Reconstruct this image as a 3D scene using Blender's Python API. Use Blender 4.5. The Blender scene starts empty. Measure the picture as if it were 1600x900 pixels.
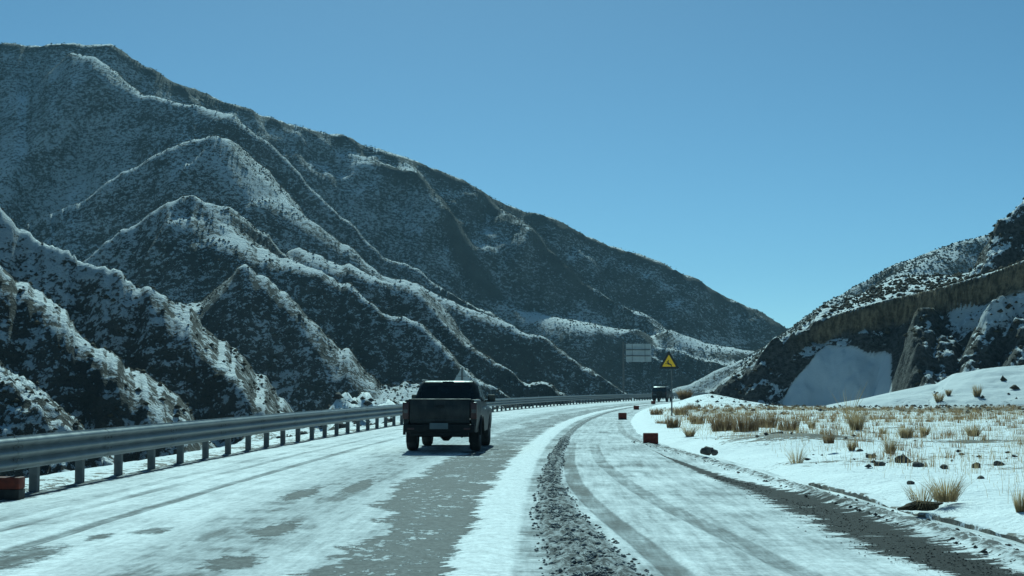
import bpy, bmesh, math, random
import numpy as np
from mathutils import Vector, Matrix

# ------------------------------------------------------------------ camera, sky, sun, exposure
SC = bpy.context.scene
COL = SC.collection
F, HZ, CAMH = 2100.0, 607.0, 1.6           # focal length in photo pixels, horizon row, eye height
PITCH = math.atan((HZ - 450.0) / F)
cam_d = bpy.data.cameras.new('camera'); cam = bpy.data.objects.new('camera', cam_d); COL.objects.link(cam)
cam.location = (0, 0, CAMH); cam.rotation_euler = (math.pi / 2 + PITCH, 0, 0)
cam_d.sensor_width = 36.0; cam_d.lens = F / 1600.0 * 36.0
cam_d.clip_start = 0.1; cam_d.clip_end = 12000
SC.camera = cam

SUN_EL, SUN_AZ = math.radians(40.0), math.radians(-4.0)     # azimuth from +Y, positive to the right
w = bpy.data.worlds.new('World'); SC.world = w; w.use_nodes = True
nt = w.node_tree; bg = nt.nodes['Background']
sky = nt.nodes.new('ShaderNodeTexSky'); sky.sky_type = 'NISHITA'; sky.sun_disc = False
sky.sun_elevation = SUN_EL; sky.sun_rotation = SUN_AZ
sky.altitude = 5000; sky.air_density = 1.0; sky.dust_density = 10.0; sky.ozone_density = 1.5
nt.links.new(sky.outputs[0], bg.inputs[0]); bg.inputs[1].default_value = 0.070
sl = bpy.data.lights.new('sun', 'SUN'); sl.energy = 3.8; sl.angle = math.radians(0.53); sl.color = (1.0, 0.965, 0.92)
so = bpy.data.objects.new('sun', sl); COL.objects.link(so)
sd = Vector((math.sin(SUN_AZ) * math.cos(SUN_EL), math.cos(SUN_AZ) * math.cos(SUN_EL), math.sin(SUN_EL)))
so.rotation_euler = sd.to_track_quat('Z', 'Y').to_euler(); so.location = (0, 0, 60)
vs = SC.view_settings
vs.view_transform = 'Standard'; vs.look = 'None'; vs.exposure = 0.2; vs.gamma = 1.0; vs.use_curve_mapping = False
vs.use_white_balance = True; vs.white_balance_temperature = 5100; vs.white_balance_tint = -29
SC.cycles.use_denoising = True
SC.cycles.volume_bounces = 0; SC.cycles.max_bounces = 5; SC.cycles.diffuse_bounces = 2; SC.cycles.transparent_max_bounces = 4

# ------------------------------------------------------------------ helpers
random.seed(7); RNG = np.random.default_rng(11)
CP, SP = math.cos(PITCH), math.sin(PITCH)
def ray(px, py):
    a, b = (px - 800.0) / F, (450.0 - py) / F
    return np.array([a, CP - b * SP, SP + b * CP])
def at(px, py, Y):                       # world point seen at a pixel, at forward distance Y
    r = ray(px, py); k = Y / r[1]
    return np.array([r[0] * k, Y, CAMH + r[2] * k])
def on(px, py, z=0.0):                   # world point on the level z
    r = ray(px, py); k = (z - CAMH) / r[2]
    return np.array([r[0] * k, r[1] * k, z])
def to_px(x, y, z):                      # where a world point stands in the picture (for laying out stains and drifts)
    dz = z - CAMH; dep = y * CP + dz * SP; up = -y * SP + dz * CP
    return 800 + F * x / dep, 450 - F * up / dep

def _h(ix, iy, seed):
    n = (ix.astype(np.int64) * 374761393 + iy.astype(np.int64) * 668265263 + seed * 974634777) & 0xFFFFFFFF
    n = ((n ^ (n >> 13)) * 1274126177) & 0xFFFFFFFF
    n = n ^ (n >> 16)
    return (n & 0xFFFF) / 65535.0
def vn(x, y, seed=0):
    x = np.asarray(x, float); y = np.asarray(y, float)
    ix, iy = np.floor(x), np.floor(y); fx, fy = x - ix, y - iy
    fx = fx * fx * fx * (fx * (fx * 6 - 15) + 10); fy = fy * fy * fy * (fy * (fy * 6 - 15) + 10)
    a, b = _h(ix, iy, seed), _h(ix + 1, iy, seed); c, d = _h(ix, iy + 1, seed), _h(ix + 1, iy + 1, seed)
    return (a + (b - a) * fx) * (1 - fy) + (c + (d - c) * fx) * fy
def fbm(x, y, o=4, seed=0, g=0.5):
    s = 0; a = 1; t = 0
    for i in range(o):
        s = s + a * (vn(x, y, seed + i * 17) - 0.5); t += a; a *= g
        x, y = x * 1.93 + y * 0.55 + 3.1, y * 1.93 - x * 0.55 + 7.7
    return s / t * 2
def ridged(x, y, o=4, seed=0, g=0.5):
    s = 0; a = 1; t = 0
    for i in range(o):
        s = s + a * (1 - np.abs(2 * vn(x, y, seed + i * 13) - 1)); t += a; a *= g
        x, y = x * 1.97 + y * 0.3 + 1.3, y * 1.97 - x * 0.3 + 9.1
    return s / t
def ss(a, b, x):
    k = np.clip((np.asarray(x, float) - a) / (b - a), 0, 1); return k * k * (3 - 2 * k)

def link(name, me, mat=None, parent=None, smooth=False, loc=None):
    if mat is not None:
        me.materials.clear(); me.materials.append(mat)
    if smooth:
        me.polygons.foreach_set('use_smooth', [True] * len(me.polygons))
    o = bpy.data.objects.new(name, me); COL.objects.link(o)
    if parent: o.parent = parent
    if loc is not None: o.location = loc
    return o
def empty(name, loc=(0, 0, 0), rz=0.0):
    o = bpy.data.objects.new(name, None); COL.objects.link(o)
    o.location = loc; o.rotation_euler = (0, 0, rz); o.empty_display_size = 0.1
    return o
def tag(o, label=None, cat=None, group=None, kind=None):
    if label: o['label'] = label
    if cat: o['category'] = cat
    if group: o['group'] = group
    if kind: o['kind'] = kind
    return o
def np_mesh(name, V, Fc, attrs=None):
    me = bpy.data.meshes.new(name)
    V = np.asarray(V, np.float32); Fc = np.asarray(Fc, np.int32)
    k = Fc.shape[1]
    me.vertices.add(len(V)); me.vertices.foreach_set('co', V.ravel())
    me.loops.add(Fc.size); me.loops.foreach_set('vertex_index', Fc.ravel())
    me.polygons.add(len(Fc)); me.polygons.foreach_set('loop_start', np.arange(0, Fc.size, k, dtype=np.int32))
    for n, v in (attrs or {}).items():
        a = me.attributes.new(n, 'FLOAT', 'POINT'); a.data.foreach_set('value', np.asarray(v, np.float32).ravel())
    me.update(calc_edges=True); me.validate()
    return me
def grid_faces(nr, nc):
    i = np.arange((nr - 1) * nc).reshape(nr - 1, nc)[:, :-1].ravel()
    return np.stack([i, i + 1, i + nc + 1, i + nc], 1)

class MB:
    """collects solids and links them as one mesh"""
    def __init__(s): s.bm = bmesh.new()
    def box(s, c, d, bev=0.0, rot=None, taper=None):
        r = bmesh.ops.create_cube(s.bm, size=1.0); vs_ = r['verts']
        for v in vs_:
            if taper and v.co.z > 0: v.co.x *= taper[0]; v.co.y *= taper[1]
            v.co = Vector((v.co.x * d[0], v.co.y * d[1], v.co.z * d[2]))
        if bev:
            es = list({e for v in vs_ for e in v.link_edges})
            rr = bmesh.ops.bevel(s.bm, geom=es, offset=bev, segments=2, affect='EDGES', profile=0.6)
            vs_ = list({v for v in rr['verts']} | {v for v in vs_ if v.is_valid})
        M = Matrix.Translation(c) @ (rot.to_4x4() if rot else Matrix.Identity(4))
        for v in vs_: v.co = M @ v.co
        return s
    def cyl(s, a, b, r, r2=None, n=12, cap=True):
        a, b = Vector(a), Vector(b); d = b - a
        q = d.to_track_quat('Z', 'Y'); r2 = r if r2 is None else r2
        A = [s.bm.verts.new(a + q @ Vector((r * math.cos(2 * math.pi * i / n), r * math.sin(2 * math.pi * i / n), 0))) for i in range(n)]
        B = [s.bm.verts.new(b + q @ Vector((r2 * math.cos(2 * math.pi * i / n), r2 * math.sin(2 * math.pi * i / n), 0))) for i in range(n)]
        for i in range(n): s.bm.faces.new((A[i], A[(i + 1) % n], B[(i + 1) % n], B[i]))
        if cap: s.bm.faces.new(A[::-1]); s.bm.faces.new(B)
        return s
    def lathe(s, prof, c, axis='X', n=28):
        rings = []
        for (r, h) in prof:
            ring = []
            for i in range(n):
                a = 2 * math.pi * i / n; u, v = r * math.cos(a), r * math.sin(a)
                p = (h, u, v) if axis == 'X' else (u, v, h)
                ring.append(s.bm.verts.new(Vector(c) + Vector(p)))
            rings.append(ring)
        for A, B in zip(rings, rings[1:]):
            for i in range(n): s.bm.faces.new((A[i], A[(i + 1) % n], B[(i + 1) % n], B[i]))
        return s
    def loft(s, secs, closed=True, cap=True):
        R = [[s.bm.verts.new(Vector(p)) for p in sec] for sec in secs]; n = len(R[0])
        for A, B in zip(R, R[1:]):
            for i in range(n if closed else n - 1): s.bm.faces.new((A[i], A[(i + 1) % n], B[(i + 1) % n], B[i]))
        if cap and closed: s.bm.faces.new(R[0][::-1]); s.bm.faces.new(R[-1])
        return s
    def prism(s, pts, d):                 # polygon given as 3D points, thickened by the vector d
        d = Vector(d)
        return s.loft([[Vector(p) for p in pts], [Vector(p) + d for p in pts]])
    def build(s, name, mat, parent=None, smooth=False, angle=35, loc=None):
        bmesh.ops.recalc_face_normals(s.bm, faces=s.bm.faces)
        me = bpy.data.meshes.new(name); s.bm.to_mesh(me); s.bm.free()
        if smooth:
            me.polygons.foreach_set('use_smooth', [True] * len(me.polygons))
            me.set_sharp_from_angle(angle=math.radians(angle))
        return link(name, me, mat, parent, loc=loc)

# ------------------------------------------------------------------ node helpers
class G:
    """a small expression layer over shader nodes"""
    def __init__(s, name):
        s.m = bpy.data.materials.new(name); s.m.use_nodes = True; s.t = s.m.node_tree
        s.b = s.t.nodes['Principled BSDF']
        s.pos = s.node('ShaderNodeNewGeometry').outputs['Position']
        s.obj = s.node('ShaderNodeTexCoord').outputs['Object']
    def node(s, k, **kw):
        n = s.t.nodes.new(k)
        for a, v in kw.items(): setattr(n, a, v)
        return n
    def put(s, sock, v):
        if hasattr(v, 'is_linked'): s.t.links.new(v, sock)
        elif isinstance(v, (tuple, list)) and sock.type == 'RGBA' and len(v) == 3: sock.default_value = (*v, 1)
        else: sock.default_value = v
    def op(s, o, a, b=0.0, c=None, clamp=False):
        n = s.node('ShaderNodeMath', operation=o, use_clamp=clamp)
        s.put(n.inputs[0], a); s.put(n.inputs[1], b)
        if c is not None: s.put(n.inputs[2], c)
        return n.outputs[0]
    def add(s, *a):
        r = a[0]
        for x in a[1:]: r = s.op('ADD', r, x)
        return r
    def mul(s, *a):
        r = a[0]
        for x in a[1:]: r = s.op('MULTIPLY', r, x)
        return r
    def sub(s, a, b): return s.op('SUBTRACT', a, b)
    def inv(s, a): return s.op('SUBTRACT', 1.0, a)
    def mx(s, a, b): return s.op('MAXIMUM', a, b)
    def mn(s, a, b): return s.op('MINIMUM', a, b)
    def step(s, x, a, b, lo=0.0, hi=1.0):
        n = s.node('ShaderNodeMapRange', interpolation_type='SMOOTHSTEP')
        s.put(n.inputs['Value'], x); s.put(n.inputs['From Min'], a); s.put(n.inputs['From Max'], b)
        s.put(n.inputs['To Min'], lo); s.put(n.inputs['To Max'], hi)
        return n.outputs[0]
    def band(s, x, a, b, e=0.1): return s.mul(s.step(x, a - e, a + e), s.inv(s.step(x, b - e, b + e)))
    def attr(s, n): return s.node('ShaderNodeAttribute', attribute_name=n).outputs['Fac']
    def xyz(s, x, y, z=0.0):
        n = s.node('ShaderNodeCombineXYZ'); s.put(n.inputs[0], x); s.put(n.inputs[1], y); s.put(n.inputs[2], z); return n.outputs[0]
    def vmul(s, v, k):
        n = s.node('ShaderNodeVectorMath', operation='MULTIPLY'); s.put(n.inputs[0], v); n.inputs[1].default_value = k; return n.outputs[0]
    def noise(s, v, scale, det=4.0, rough=0.55, dist=0.0, col=False):
        n = s.node('ShaderNodeTexNoise'); s.put(n.inputs['Vector'], v); s.put(n.inputs['Scale'], scale)
        n.inputs['Detail'].default_value = det; n.inputs['Roughness'].default_value = rough; n.inputs['Distortion'].default_value = dist
        return n.outputs['Color' if col else 'Fac']
    def voro(s, v, scale, feat='F1', out='Distance'):
        n = s.node('ShaderNodeTexVoronoi', feature=feat); s.put(n.inputs['Vector'], v); s.put(n.inputs['Scale'], scale); return n.outputs[out]
    def mix(s, f, a, b):
        n = s.node('ShaderNodeMix', data_type='RGBA'); s.put(n.inputs[0], f); s.put(n.inputs[6], a); s.put(n.inputs[7], b); return n.outputs[2]
    def up(s):
        n = s.node('ShaderNodeSeparateXYZ'); s.t.links.new(s.node('ShaderNodeNewGeometry').outputs['Normal'], n.inputs[0]); return n.outputs[2]
    def bump(s, h, dist=0.05, strength=1.0):
        n = s.node('ShaderNodeBump'); s.put(n.inputs['Height'], h); n.inputs['Distance'].default_value = dist; n.inputs['Strength'].default_value = strength
        s.t.links.new(n.outputs[0], s.b.inputs['Normal'])
    def set(s, col=None, rough=None, metal=None, spec=None):
        if col is not None: s.put(s.b.inputs['Base Color'], col)
        if rough is not None: s.put(s.b.inputs['Roughness'], rough)
        if metal is not None: s.put(s.b.inputs['Metallic'], metal)
        if spec is not None: s.put(s.b.inputs['Specular IOR Level'], spec)
        return s.m
M = {}
def plain(name, c1, c2, scale, rough=0.6, metal=0.0, spec=0.4, bump=0.0, rr=0.12):
    g = G(name); n = g.noise(g.obj, scale, 5, 0.6)
    f = g.step(n, 0.3, 0.7)
    if bump: g.bump(n, bump)
    M[name] = g.set(g.mix(f, c1, c2), g.add(g.mul(f, rr), rough - rr / 2), metal, spec)
    return M[name]

SNOW = (0.80, 0.81, 0.82)
# ------------------------------------------------------------------ road frame: the guardrail follows one circle
RR, S0 = 667.0, 20.5
P0 = np.array([-7.4, 20.5]); TH0 = 0.03
CC = P0 + RR * np.array([math.cos(TH0), -math.sin(TH0)])
# along-road s and across-road t (0 at the rail, growing to the right)
def st(x, y):
    dx, dy = np.asarray(x) - CC[0], np.asarray(y) - CC[1]; r = np.hypot(dx, dy)
    phi = np.arctan2(dy, -dx)            # = heading - ... measured so that it grows along the road
    return S0 + RR * (phi - PHI0), RR - r
PHI0 = math.atan2(P0[1] - CC[1], -(P0[0] - CC[0]))
def heading(s): return TH0 + (s - S0) / RR
def road(s, t, z=0.0):
    phi = PHI0 + (np.asarray(s) - S0) / RR; r = RR - np.asarray(t)
    return np.stack([CC[0] - r * np.cos(phi), CC[1] + r * np.sin(phi), np.zeros_like(phi * r) + z], -1)
def edge_r(s): return np.interp(s, [0, 13, 15, 22, 31, 36, 40, 48, 60, 78, 100, 140, 300], [12.5, 12.45, 12.4, 12.0, 11.4, 10.9, 10.4, 10.1, 9.9, 9.8, 9.5, 8.9, 8.9])

# ------------------------------------------------------------------ setting: ground
def ground_z(x, y):
    s, t = st(x, y); te = edge_r(s); o = t - te; l = -t
    n1 = fbm(x * 0.9, y * 0.9, 4, 3); n2 = fbm(x * 0.13, y * 0.13, 3, 9); n3 = fbm(x * 3.1, y * 2.2, 3, 21)
    right = -0.10 + 0.26 * ss(-0.25, 1.1, o) + 0.13 * ss(0.8, 4.5, o) + ss(0.0, 1.0, o) * (0.05 * n1 + 0.012 * n3) + ss(3, 9, o) * 0.12 * n2
    right = right + ss(25, 8, y) * ss(0.3, 1.5, o) * 0.03
    right = right - ss(5, 9, o) * ss(97, 112, y) * 1.0 + ss(70, 95, y) * ss(2, 6, o) * 0.05
    mound = on(1230, 690, 0.3)
    right = right + 0.28 * np.exp(-(((x - mound[0]) / 1.7) ** 2 + ((y - mound[1]) / 2.2) ** 2))
    right = right + 0.85 * np.exp(-(((x - 15.5) / 2.6) ** 2 + ((y - 104) / 9) ** 2))
    D = np.interp(s, [0, 34, 46, 62, 130, 180, 400], [11, 11, 3.2, 0.6, 0.6, 3, 8]); D = D + (11 - D) * ss(7, 16, l)
    berm = ss(62, 72, s) * ss(135, 108, s) * np.exp(-((l - 4.2 - 0.6 * n2) / 1.6) ** 2) * (1.15 + 0.75 * n1 + 0.5 * n2 + 0.35 * n3)
    left = 0.02 + 0.07 * np.clip(n1 + 0.2, 0, 1) * ss(0.0, 0.6, l) * ss(1.6, 0.9, l) - D * ss(0.9, 1.6 + D * 1.25, l) + berm + ss(1, 4, l) * (0.22 * n1 + 0.3 * n2)
    mid = -0.10
    z = np.where(t > te - 0.25, right, np.where(t < 0.15, left - 0.12 * ss(-0.1, 0.15, t), mid))
    far = ss(350, 900, np.hypot(x, y))
    return z * (1 - far) - 9 * far
def steps(*segs):
    r = [segs[0][0]]
    for a, b, d in segs:
        n = max(1, int(round((b - a) / d))); r += list(np.linspace(a, b, n + 1)[1:])
    return np.array(r)
gx = np.concatenate([-np.geomspace(2000, 60, 18), steps((-55, -16, 0.8), (-16, -7, 0.16), (-7, 3, 0.5), (3, 16, 0.09), (16, 46, 0.3)), np.geomspace(50, 2000, 18)])
gy = np.concatenate([np.array([-2000, -800, -300, -120, -40, -15]), steps((-5, 9, 1.0), (9, 45, 0.13), (45, 115, 0.4), (115, 260, 1.6)), np.geomspace(270, 2000, 18)])
X, Y = np.meshgrid(gx, gy); Z = ground_z(X, Y)
s_, t_ = st(X, Y); o_ = t_ - edge_r(s_)
dirt = np.zeros_like(X)
for (px, py, rx, ry, k) in [(1235, 690, 1.5, 1.6, 0.9), (1150, 678, 1.2, 2.2, 0.5), (1330, 712, 1.6, 1.3, 0.42), (1400, 640, 9, 6, 0.34), (1540, 640, 9, 5, 0.42), (1530, 690, 2.5, 1.0, 0.35), (1250, 641, 9, 5, 0.2), (1070, 640, 1.4, 12, 0.4)]:
    c = on(px, py, 0.3); dirt = np.maximum(dirt, k * np.exp(-(((X - c[0]) / rx) ** 2 + ((Y - c[1]) / ry) ** 2)))
dirt = np.where(o_ > 0.3, dirt + 0.24 * ss(1.8, 5, o_) + 0.06 * ss(50, 90, Y) * ss(3, 8, o_), 0)
leftdirt = np.where(t_ < 0, 0.10 + 0.3 * ss(-1.3, -0.2, t_) * (t_ < 0.2) + 0.4 * ss(1.5, 9, -t_) * ss(60, 40, s_) + 0.22 * ss(2, 6, -t_), 0)
g = G('snow_ground')
n1 = g.noise(g.pos, 0.9, 6, 0.6); n2 = g.noise(g.pos, 7.0, 5, 0.65); n3 = g.noise(g.vmul(g.pos, (14, 5, 14)), 1.0, 3, 0.6)
n5 = g.noise(g.vmul(g.pos, (0.9, 2.6, 1)), 1.0, 5, 0.7)
dm = g.add(g.attr('dirt'), g.mul(g.sub(n1, 0.5), 0.9), g.mul(g.sub(n2, 0.5), 1.4), g.mul(g.sub(n5, 0.5), 1.6))
bare = g.step(dm, 0.40, 0.50)
soil = g.mix(g.step(n2, 0.35, 0.65), (0.035, 0.029, 0.022), (0.12, 0.098, 0.072))
snw = g.mix(g.step(n1, 0.35, 0.75), (0.74, 0.755, 0.77), SNOW)
g.bump(g.add(g.mul(n2, 0.6), g.mul(n3, 0.35), g.mul(bare, -0.25)), 0.10, 0.9)
M['snow_ground'] = g.set(g.mix(bare, snw, soil), 0.75, 0, 0.25)
me = np_mesh('ground', np.stack([X, Y, Z], -1).reshape(-1, 3), grid_faces(len(gy), len(gx)), {'dirt': dirt + leftdirt})
tag(link('ground', me, M['snow_ground'], smooth=True), 'snow covered ground on both sides of the road', kind='structure')

# ------------------------------------------------------------------ setting: road
rt = steps((-0.35, 1.0, 0.15), (1.0, 7.6, 0.11), (7.6, 9.4, 0.045), (9.4, 13.2, 0.08))
rs = np.concatenate([steps((-6, 9, 1.0), (9, 28, 0.10), (28, 60, 0.3), (60, 130, 0.8), (130, 330, 3))])
T, S = np.meshgrid(rt, rs)
te = edge_r(S); keep_t = np.minimum(T, te + 0.7)
rub_c = np.interp(S, [0, 11, 14, 18, 23.5, 36, 60, 300], [8.5, 8.38, 8.24, 8.08, 7.97, 8.02, 8.05, 8.05]) + 0.05 * fbm(S * 0.5, S * 0, 3, 5)
rub_w = np.interp(S, [0, 11, 14, 18, 23.5, 36, 60, 100, 300], [0.5, 0.42, 0.37, 0.29, 0.18, 0.14, 0.14, 0.16, 0.2])
o_rub = (T - rub_c) / rub_w
tr1 = np.interp(S, [0, 11.9, 14, 17.4, 20, 23.5, 30, 45, 300], [9.35, 9.05, 8.92, 8.68, 8.52, 8.38, 8.3, 8.3, 8.3]); o_tr1 = (T - tr1) / 0.15
tr2 = np.interp(S, [0, 11.9, 16.4, 20, 23.5, 30, 45, 300], [10.6, 10.15, 9.75, 9.46, 9.27, 9.0, 8.9, 8.9]); o_tr2 = (T - tr2) / 0.15
gc = np.interp(S, [0, 11.9, 13.8, 17, 20, 25, 30, 36, 40], [11.7, 11.72, 11.55, 11.55, 11.5, 10.98, 10.7, 10.4, 10.2]); gw = np.interp(S, [0, 11.9, 13.8, 17, 20, 22, 25, 30, 33, 36], [0.5, 0.45, 0.6, 0.62, 0.56, 0.36, 0.22, 0.10, 0.03, 0.001])
o_gra = (T - gc) / gw
zz = 0.012 * fbm(T * 0.7, S * 0.4, 3, 2) + 0.006 * fbm(T * 3.5, S * 1.6, 3, 6)
rm = np.clip(1 - np.abs(o_rub), 0, 1)
zz += ss(0, 0.4, rm) * (0.025 + 0.085 * (ridged(T * 7, S * 3.5, 3, 4) - 0.5) * np.interp(S, [0, 40, 100], [1, 0.8, 0.3]))
for oo in (o_tr1, o_tr2): zz += 0.018 * (-np.exp(-oo ** 4) + 0.45 * np.exp(-((np.abs(oo) - 1.35) / 0.3) ** 2)) * ss(40, 25, S)
for tc in (1.25, 1.75, 2.6): zz += 0.010 * (-np.exp(-((T - tc) / 0.11) ** 4) + 0.5 * np.exp(-((np.abs(T - tc) - 0.17) / 0.05) ** 2)) * (ss(40, 24, S))
zz += 0.03 * np.exp(-((T - 7.32 + 0.06 * fbm(S * 0.8, S * 0, 3, 8)) / 0.22) ** 2) * (0.6 + 0.8 * vn(T * 9, S * 5, 3))
bm_o = T - (te - 0.12)
zz += np.exp(-(bm_o / 0.14) ** 2) * (0.05 + 0.07 * (ridged(T * 6, S * 4, 3, 14) - 0.3)) * ss(48, 35, S)
zz += 0.02 * ss(-0.6, -0.1, bm_o)
P = road(S, keep_t); P[..., 2] = zz
g = G('snowy_road')
t, s = g.attr('rt'), g.attr('rs')
v_lat = g.xyz(g.mul(t, 1.0), g.mul(s, 3.2)); v_lng = g.xyz(g.mul(t, 6.0), g.mul(s, 0.35)); v_iso = g.xyz(t, g.mul(s, 0.55))
lat = g.noise(v_lat, 1.1, 6, 0.68); lng = g.noise(v_lng, 1.0, 5, 0.6); iso = g.noise(v_iso, 1.5, 6, 0.62); fine = g.noise(v_iso, 22.0, 4, 0.7); big = g.noise(v_iso, 0.42, 4, 0.5); spk = g.noise(v_iso, 7.0, 5, 0.72)
ctr = lambda x, k: g.mul(g.sub(x, 0.5), k)
# how much snow lies where, across the road (0 = bare asphalt, 1 = white)
tw = g.add(t, ctr(lat, 0.8), ctr(iso, 0.7), ctr(spk, 0.25), ctr(fine, 0.12)); tb = g.add(t, ctr(big, 2.4), ctr(iso, 1.2), ctr(lat, 0.8), ctr(spk, 0.25))
lng2 = g.noise(g.xyz(g.mul(t, 14.0), g.mul(s, 0.8)), 1.0, 4, 0.65)
snow = g.add(0.74, ctr(lng, 0.55), ctr(iso, 0.65), ctr(big, 0.5), ctr(lng2, 0.3), ctr(spk, 0.25))
ice = g.band(g.add(t, ctr(iso, 0.5)), 3.9, 5.35, 0.5)
snow = g.sub(snow, g.mul(ice, g.add(0.13, g.mul(g.step(g.add(g.mul(iso, 0.5), g.mul(lng, 0.3), g.mul(big, 0.3)), 0.52, 0.68), 0.5))))
bare_l = g.step(tb, 5.55, 5.72); bare_r = g.inv(g.step(tw, 6.95, 7.05))
speck = g.step(g.add(g.mul(spk, 0.7), g.mul(iso, 0.45)), 0.61, 0.66)
bare = g.mul(bare_l, bare_r)
tail = g.step(s, 27.0, 40.0, 1.0, 0.45)
snow = g.mul(snow, g.inv(g.mul(bare, tail, g.inv(g.mul(speck, 0.75)), 0.97)))
strip = g.band(tw, 6.98, 7.62, 0.06)
snow = g.mx(snow, g.mul(strip, g.add(0.86, ctr(fine, 0.45), ctr(spk, 0.6), ctr(lat, 0.5))))
semi = g.band(g.add(t, ctr(lng, 0.1)), 7.62, 7.95, 0.05)
snow = g.sub(snow, g.mul(semi, g.add(0.22, ctr(lat, 0.7), ctr(lng, 0.6))))
pack = g.band(t, 8.1, 11.0, 0.25)
snow = g.sub(snow, g.mul(pack, g.add(0.13, ctr(lat, 0.32), ctr(spk, 0.35), ctr(fine, 0.3))))
near = g.inv(g.step(s, 30.0, 48.0))
for a, k in (('o_tr1', 0.24), ('o_tr2', 0.15)):
    m_ = g.mul(g.inv(g.step(g.op('ABSOLUTE', g.add(g.attr(a), ctr(fine, 0.35))), 0.75, 1.05)), near)
    snow = g.sub(snow, g.mul(m_, k))
for tc, k in ((1.25, 0.14), (1.75, 0.18), (2.6, 0.30)):
    m_ = g.mul(g.inv(g.step(g.op('ABSOLUTE', g.sub(g.add(t, ctr(fine, 0.06)), tc)), 0.07, 0.13)), g.inv(g.step(s, 26.0, 60.0, 0.0, 0.75)))
    snow = g.sub(snow, g.mul(m_, k))
for (px, py, rx, ry) in [(30, 872, 0.33, 1.1), (157, 838, 0.13, 0.35), (432, 828, 0.22, 0.85), (365, 878, 0.25, 0.5), (235, 830, 0.2, 0.4), (560, 760, 0.2, 1.6), (470, 772, 0.2, 1.2)]:
    c = on(px, py); cs, ct = st(c[0], c[1])
    d = g.op('POWER', g.add(g.op('POWER', g.op('DIVIDE', g.sub(t, float(ct)), rx), 2.0), g.op('POWER', g.op('DIVIDE', g.sub(s, float(cs)), ry), 2.0)), 0.5)
    snow = g.sub(snow, g.mul(g.inv(g.step(g.add(d, ctr(spk, 2.2), ctr(lat, 1.2)), 0.45, 1.2)), 0.50))
asp = g.mix(g.step(g.add(g.mul(fine, 0.35), g.mul(spk, 0.4), g.mul(iso, 0.25)), 0.38, 0.62), (0.075, 0.075, 0.073), (0.175, 0.175, 0.172))
snow = g.op('MULTIPLY', snow, 1.0, clamp=True)
snowc = g.mix(g.step(snow, 0.40, 0.95), (0.40, 0.42, 0.43), (0.88, 0.885, 0.89))
col = g.mix(g.step(g.add(snow, ctr(fine, 0.10)), 0.22, 0.62), asp, snowc)
grain = g.noise(v_iso, 13.0, 3, 0.75); grain2 = g.noise(g.xyz(t, g.mul(s, 1.3)), 5.0, 4, 0.7)
gr = g.mul(g.step(g.add(g.mul(grain, 0.6), g.mul(grain2, 0.4)), 0.36, 0.64, 0.80, 1.10), 1.0)
vm = g.node('ShaderNodeVectorMath', operation='SCALE'); g.put(vm.inputs[0], col); g.put(vm.inputs['Scale'], gr); col = vm.outputs[0]
# rubble furrow of dirty slush, gravel strip and the ploughed berm
rubm = g.inv(g.step(g.op('ABSOLUTE', g.add(g.attr('o_rub'), ctr(lat, 0.5), ctr(fine, 0.4))), 0.75, 1.1))
rubn = g.noise(g.xyz(t, g.mul(s, 0.5)), 11.0, 5, 0.75)
rubc = g.mix(g.step(rubn, 0.42, 0.60), (0.030, 0.029, 0.028), (0.36, 0.37, 0.375))
col = g.mix(g.mul(rubm, 0.93), col, rubc)
grm = g.inv(g.step(g.op('ABSOLUTE', g.add(g.attr('o_gra'), ctr(lat, 2.6), ctr(fine, 0.6), ctr(spk, 0.8))), 0.62, 0.86))
grc = g.mix(g.step(g.noise(v_iso, 26.0, 3, 0.8), 0.55, 0.75), (0.022, 0.021, 0.020), (0.13, 0.13, 0.13))
col = g.mix(g.mul(grm, g.inv(g.mul(g.step(lat, 0.62, 0.72), 0.8))), col, grc)
bo = g.attr('o_berm')
bm_ = g.mul(g.inv(g.step(g.op('ABSOLUTE', g.add(bo, ctr(spk, 0.25), ctr(lat, 0.2))), 0.07, 0.16)), g.inv(g.step(s, 34.0, 62.0, 0.0, 0.6)), g.step(g.add(spk, ctr(fine, 0.5)), 0.40, 0.55))
col = g.mix(g.mul(bm_, 0.9), col, (0.06, 0.056, 0.05))
edge = g.mul(g.inv(g.step(g.add(t, ctr(spk, 0.5), ctr(lat, 0.3)), 0.25, 0.42)), 0.92)  # gritty dark strip along the rail foot, with the rail's shadow painted in
col = g.mix(edge, col, g.mix(g.step(spk, 0.5, 0.62), (0.045, 0.043, 0.04), (0.5, 0.51, 0.52)))
wet = g.step(snow, 0.15, 0.5)
g.bump(g.add(g.mul(fine, 0.22), g.mul(spk, 0.30), g.mul(snow, 0.55), g.mul(rubm, rubn, 0.8), g.mul(lng, 0.25)), 0.035, 0.8)
M['snowy_road'] = g.set(col, g.add(0.8, g.mul(wet, 0.1)), 0, 0.12)
me = np_mesh('road', P.reshape(-1, 3), grid_faces(len(rs), len(rt)), {'rt': keep_t, 'rs': S, 'o_rub': o_rub, 'o_tr1': o_tr1, 'o_tr2': o_tr2, 'o_gra': o_gra, 'o_berm': bm_o})
tag(link('road', me, M['snowy_road'], smooth=True), 'snow and ice covered asphalt mountain road curving right', kind='structure')

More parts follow.
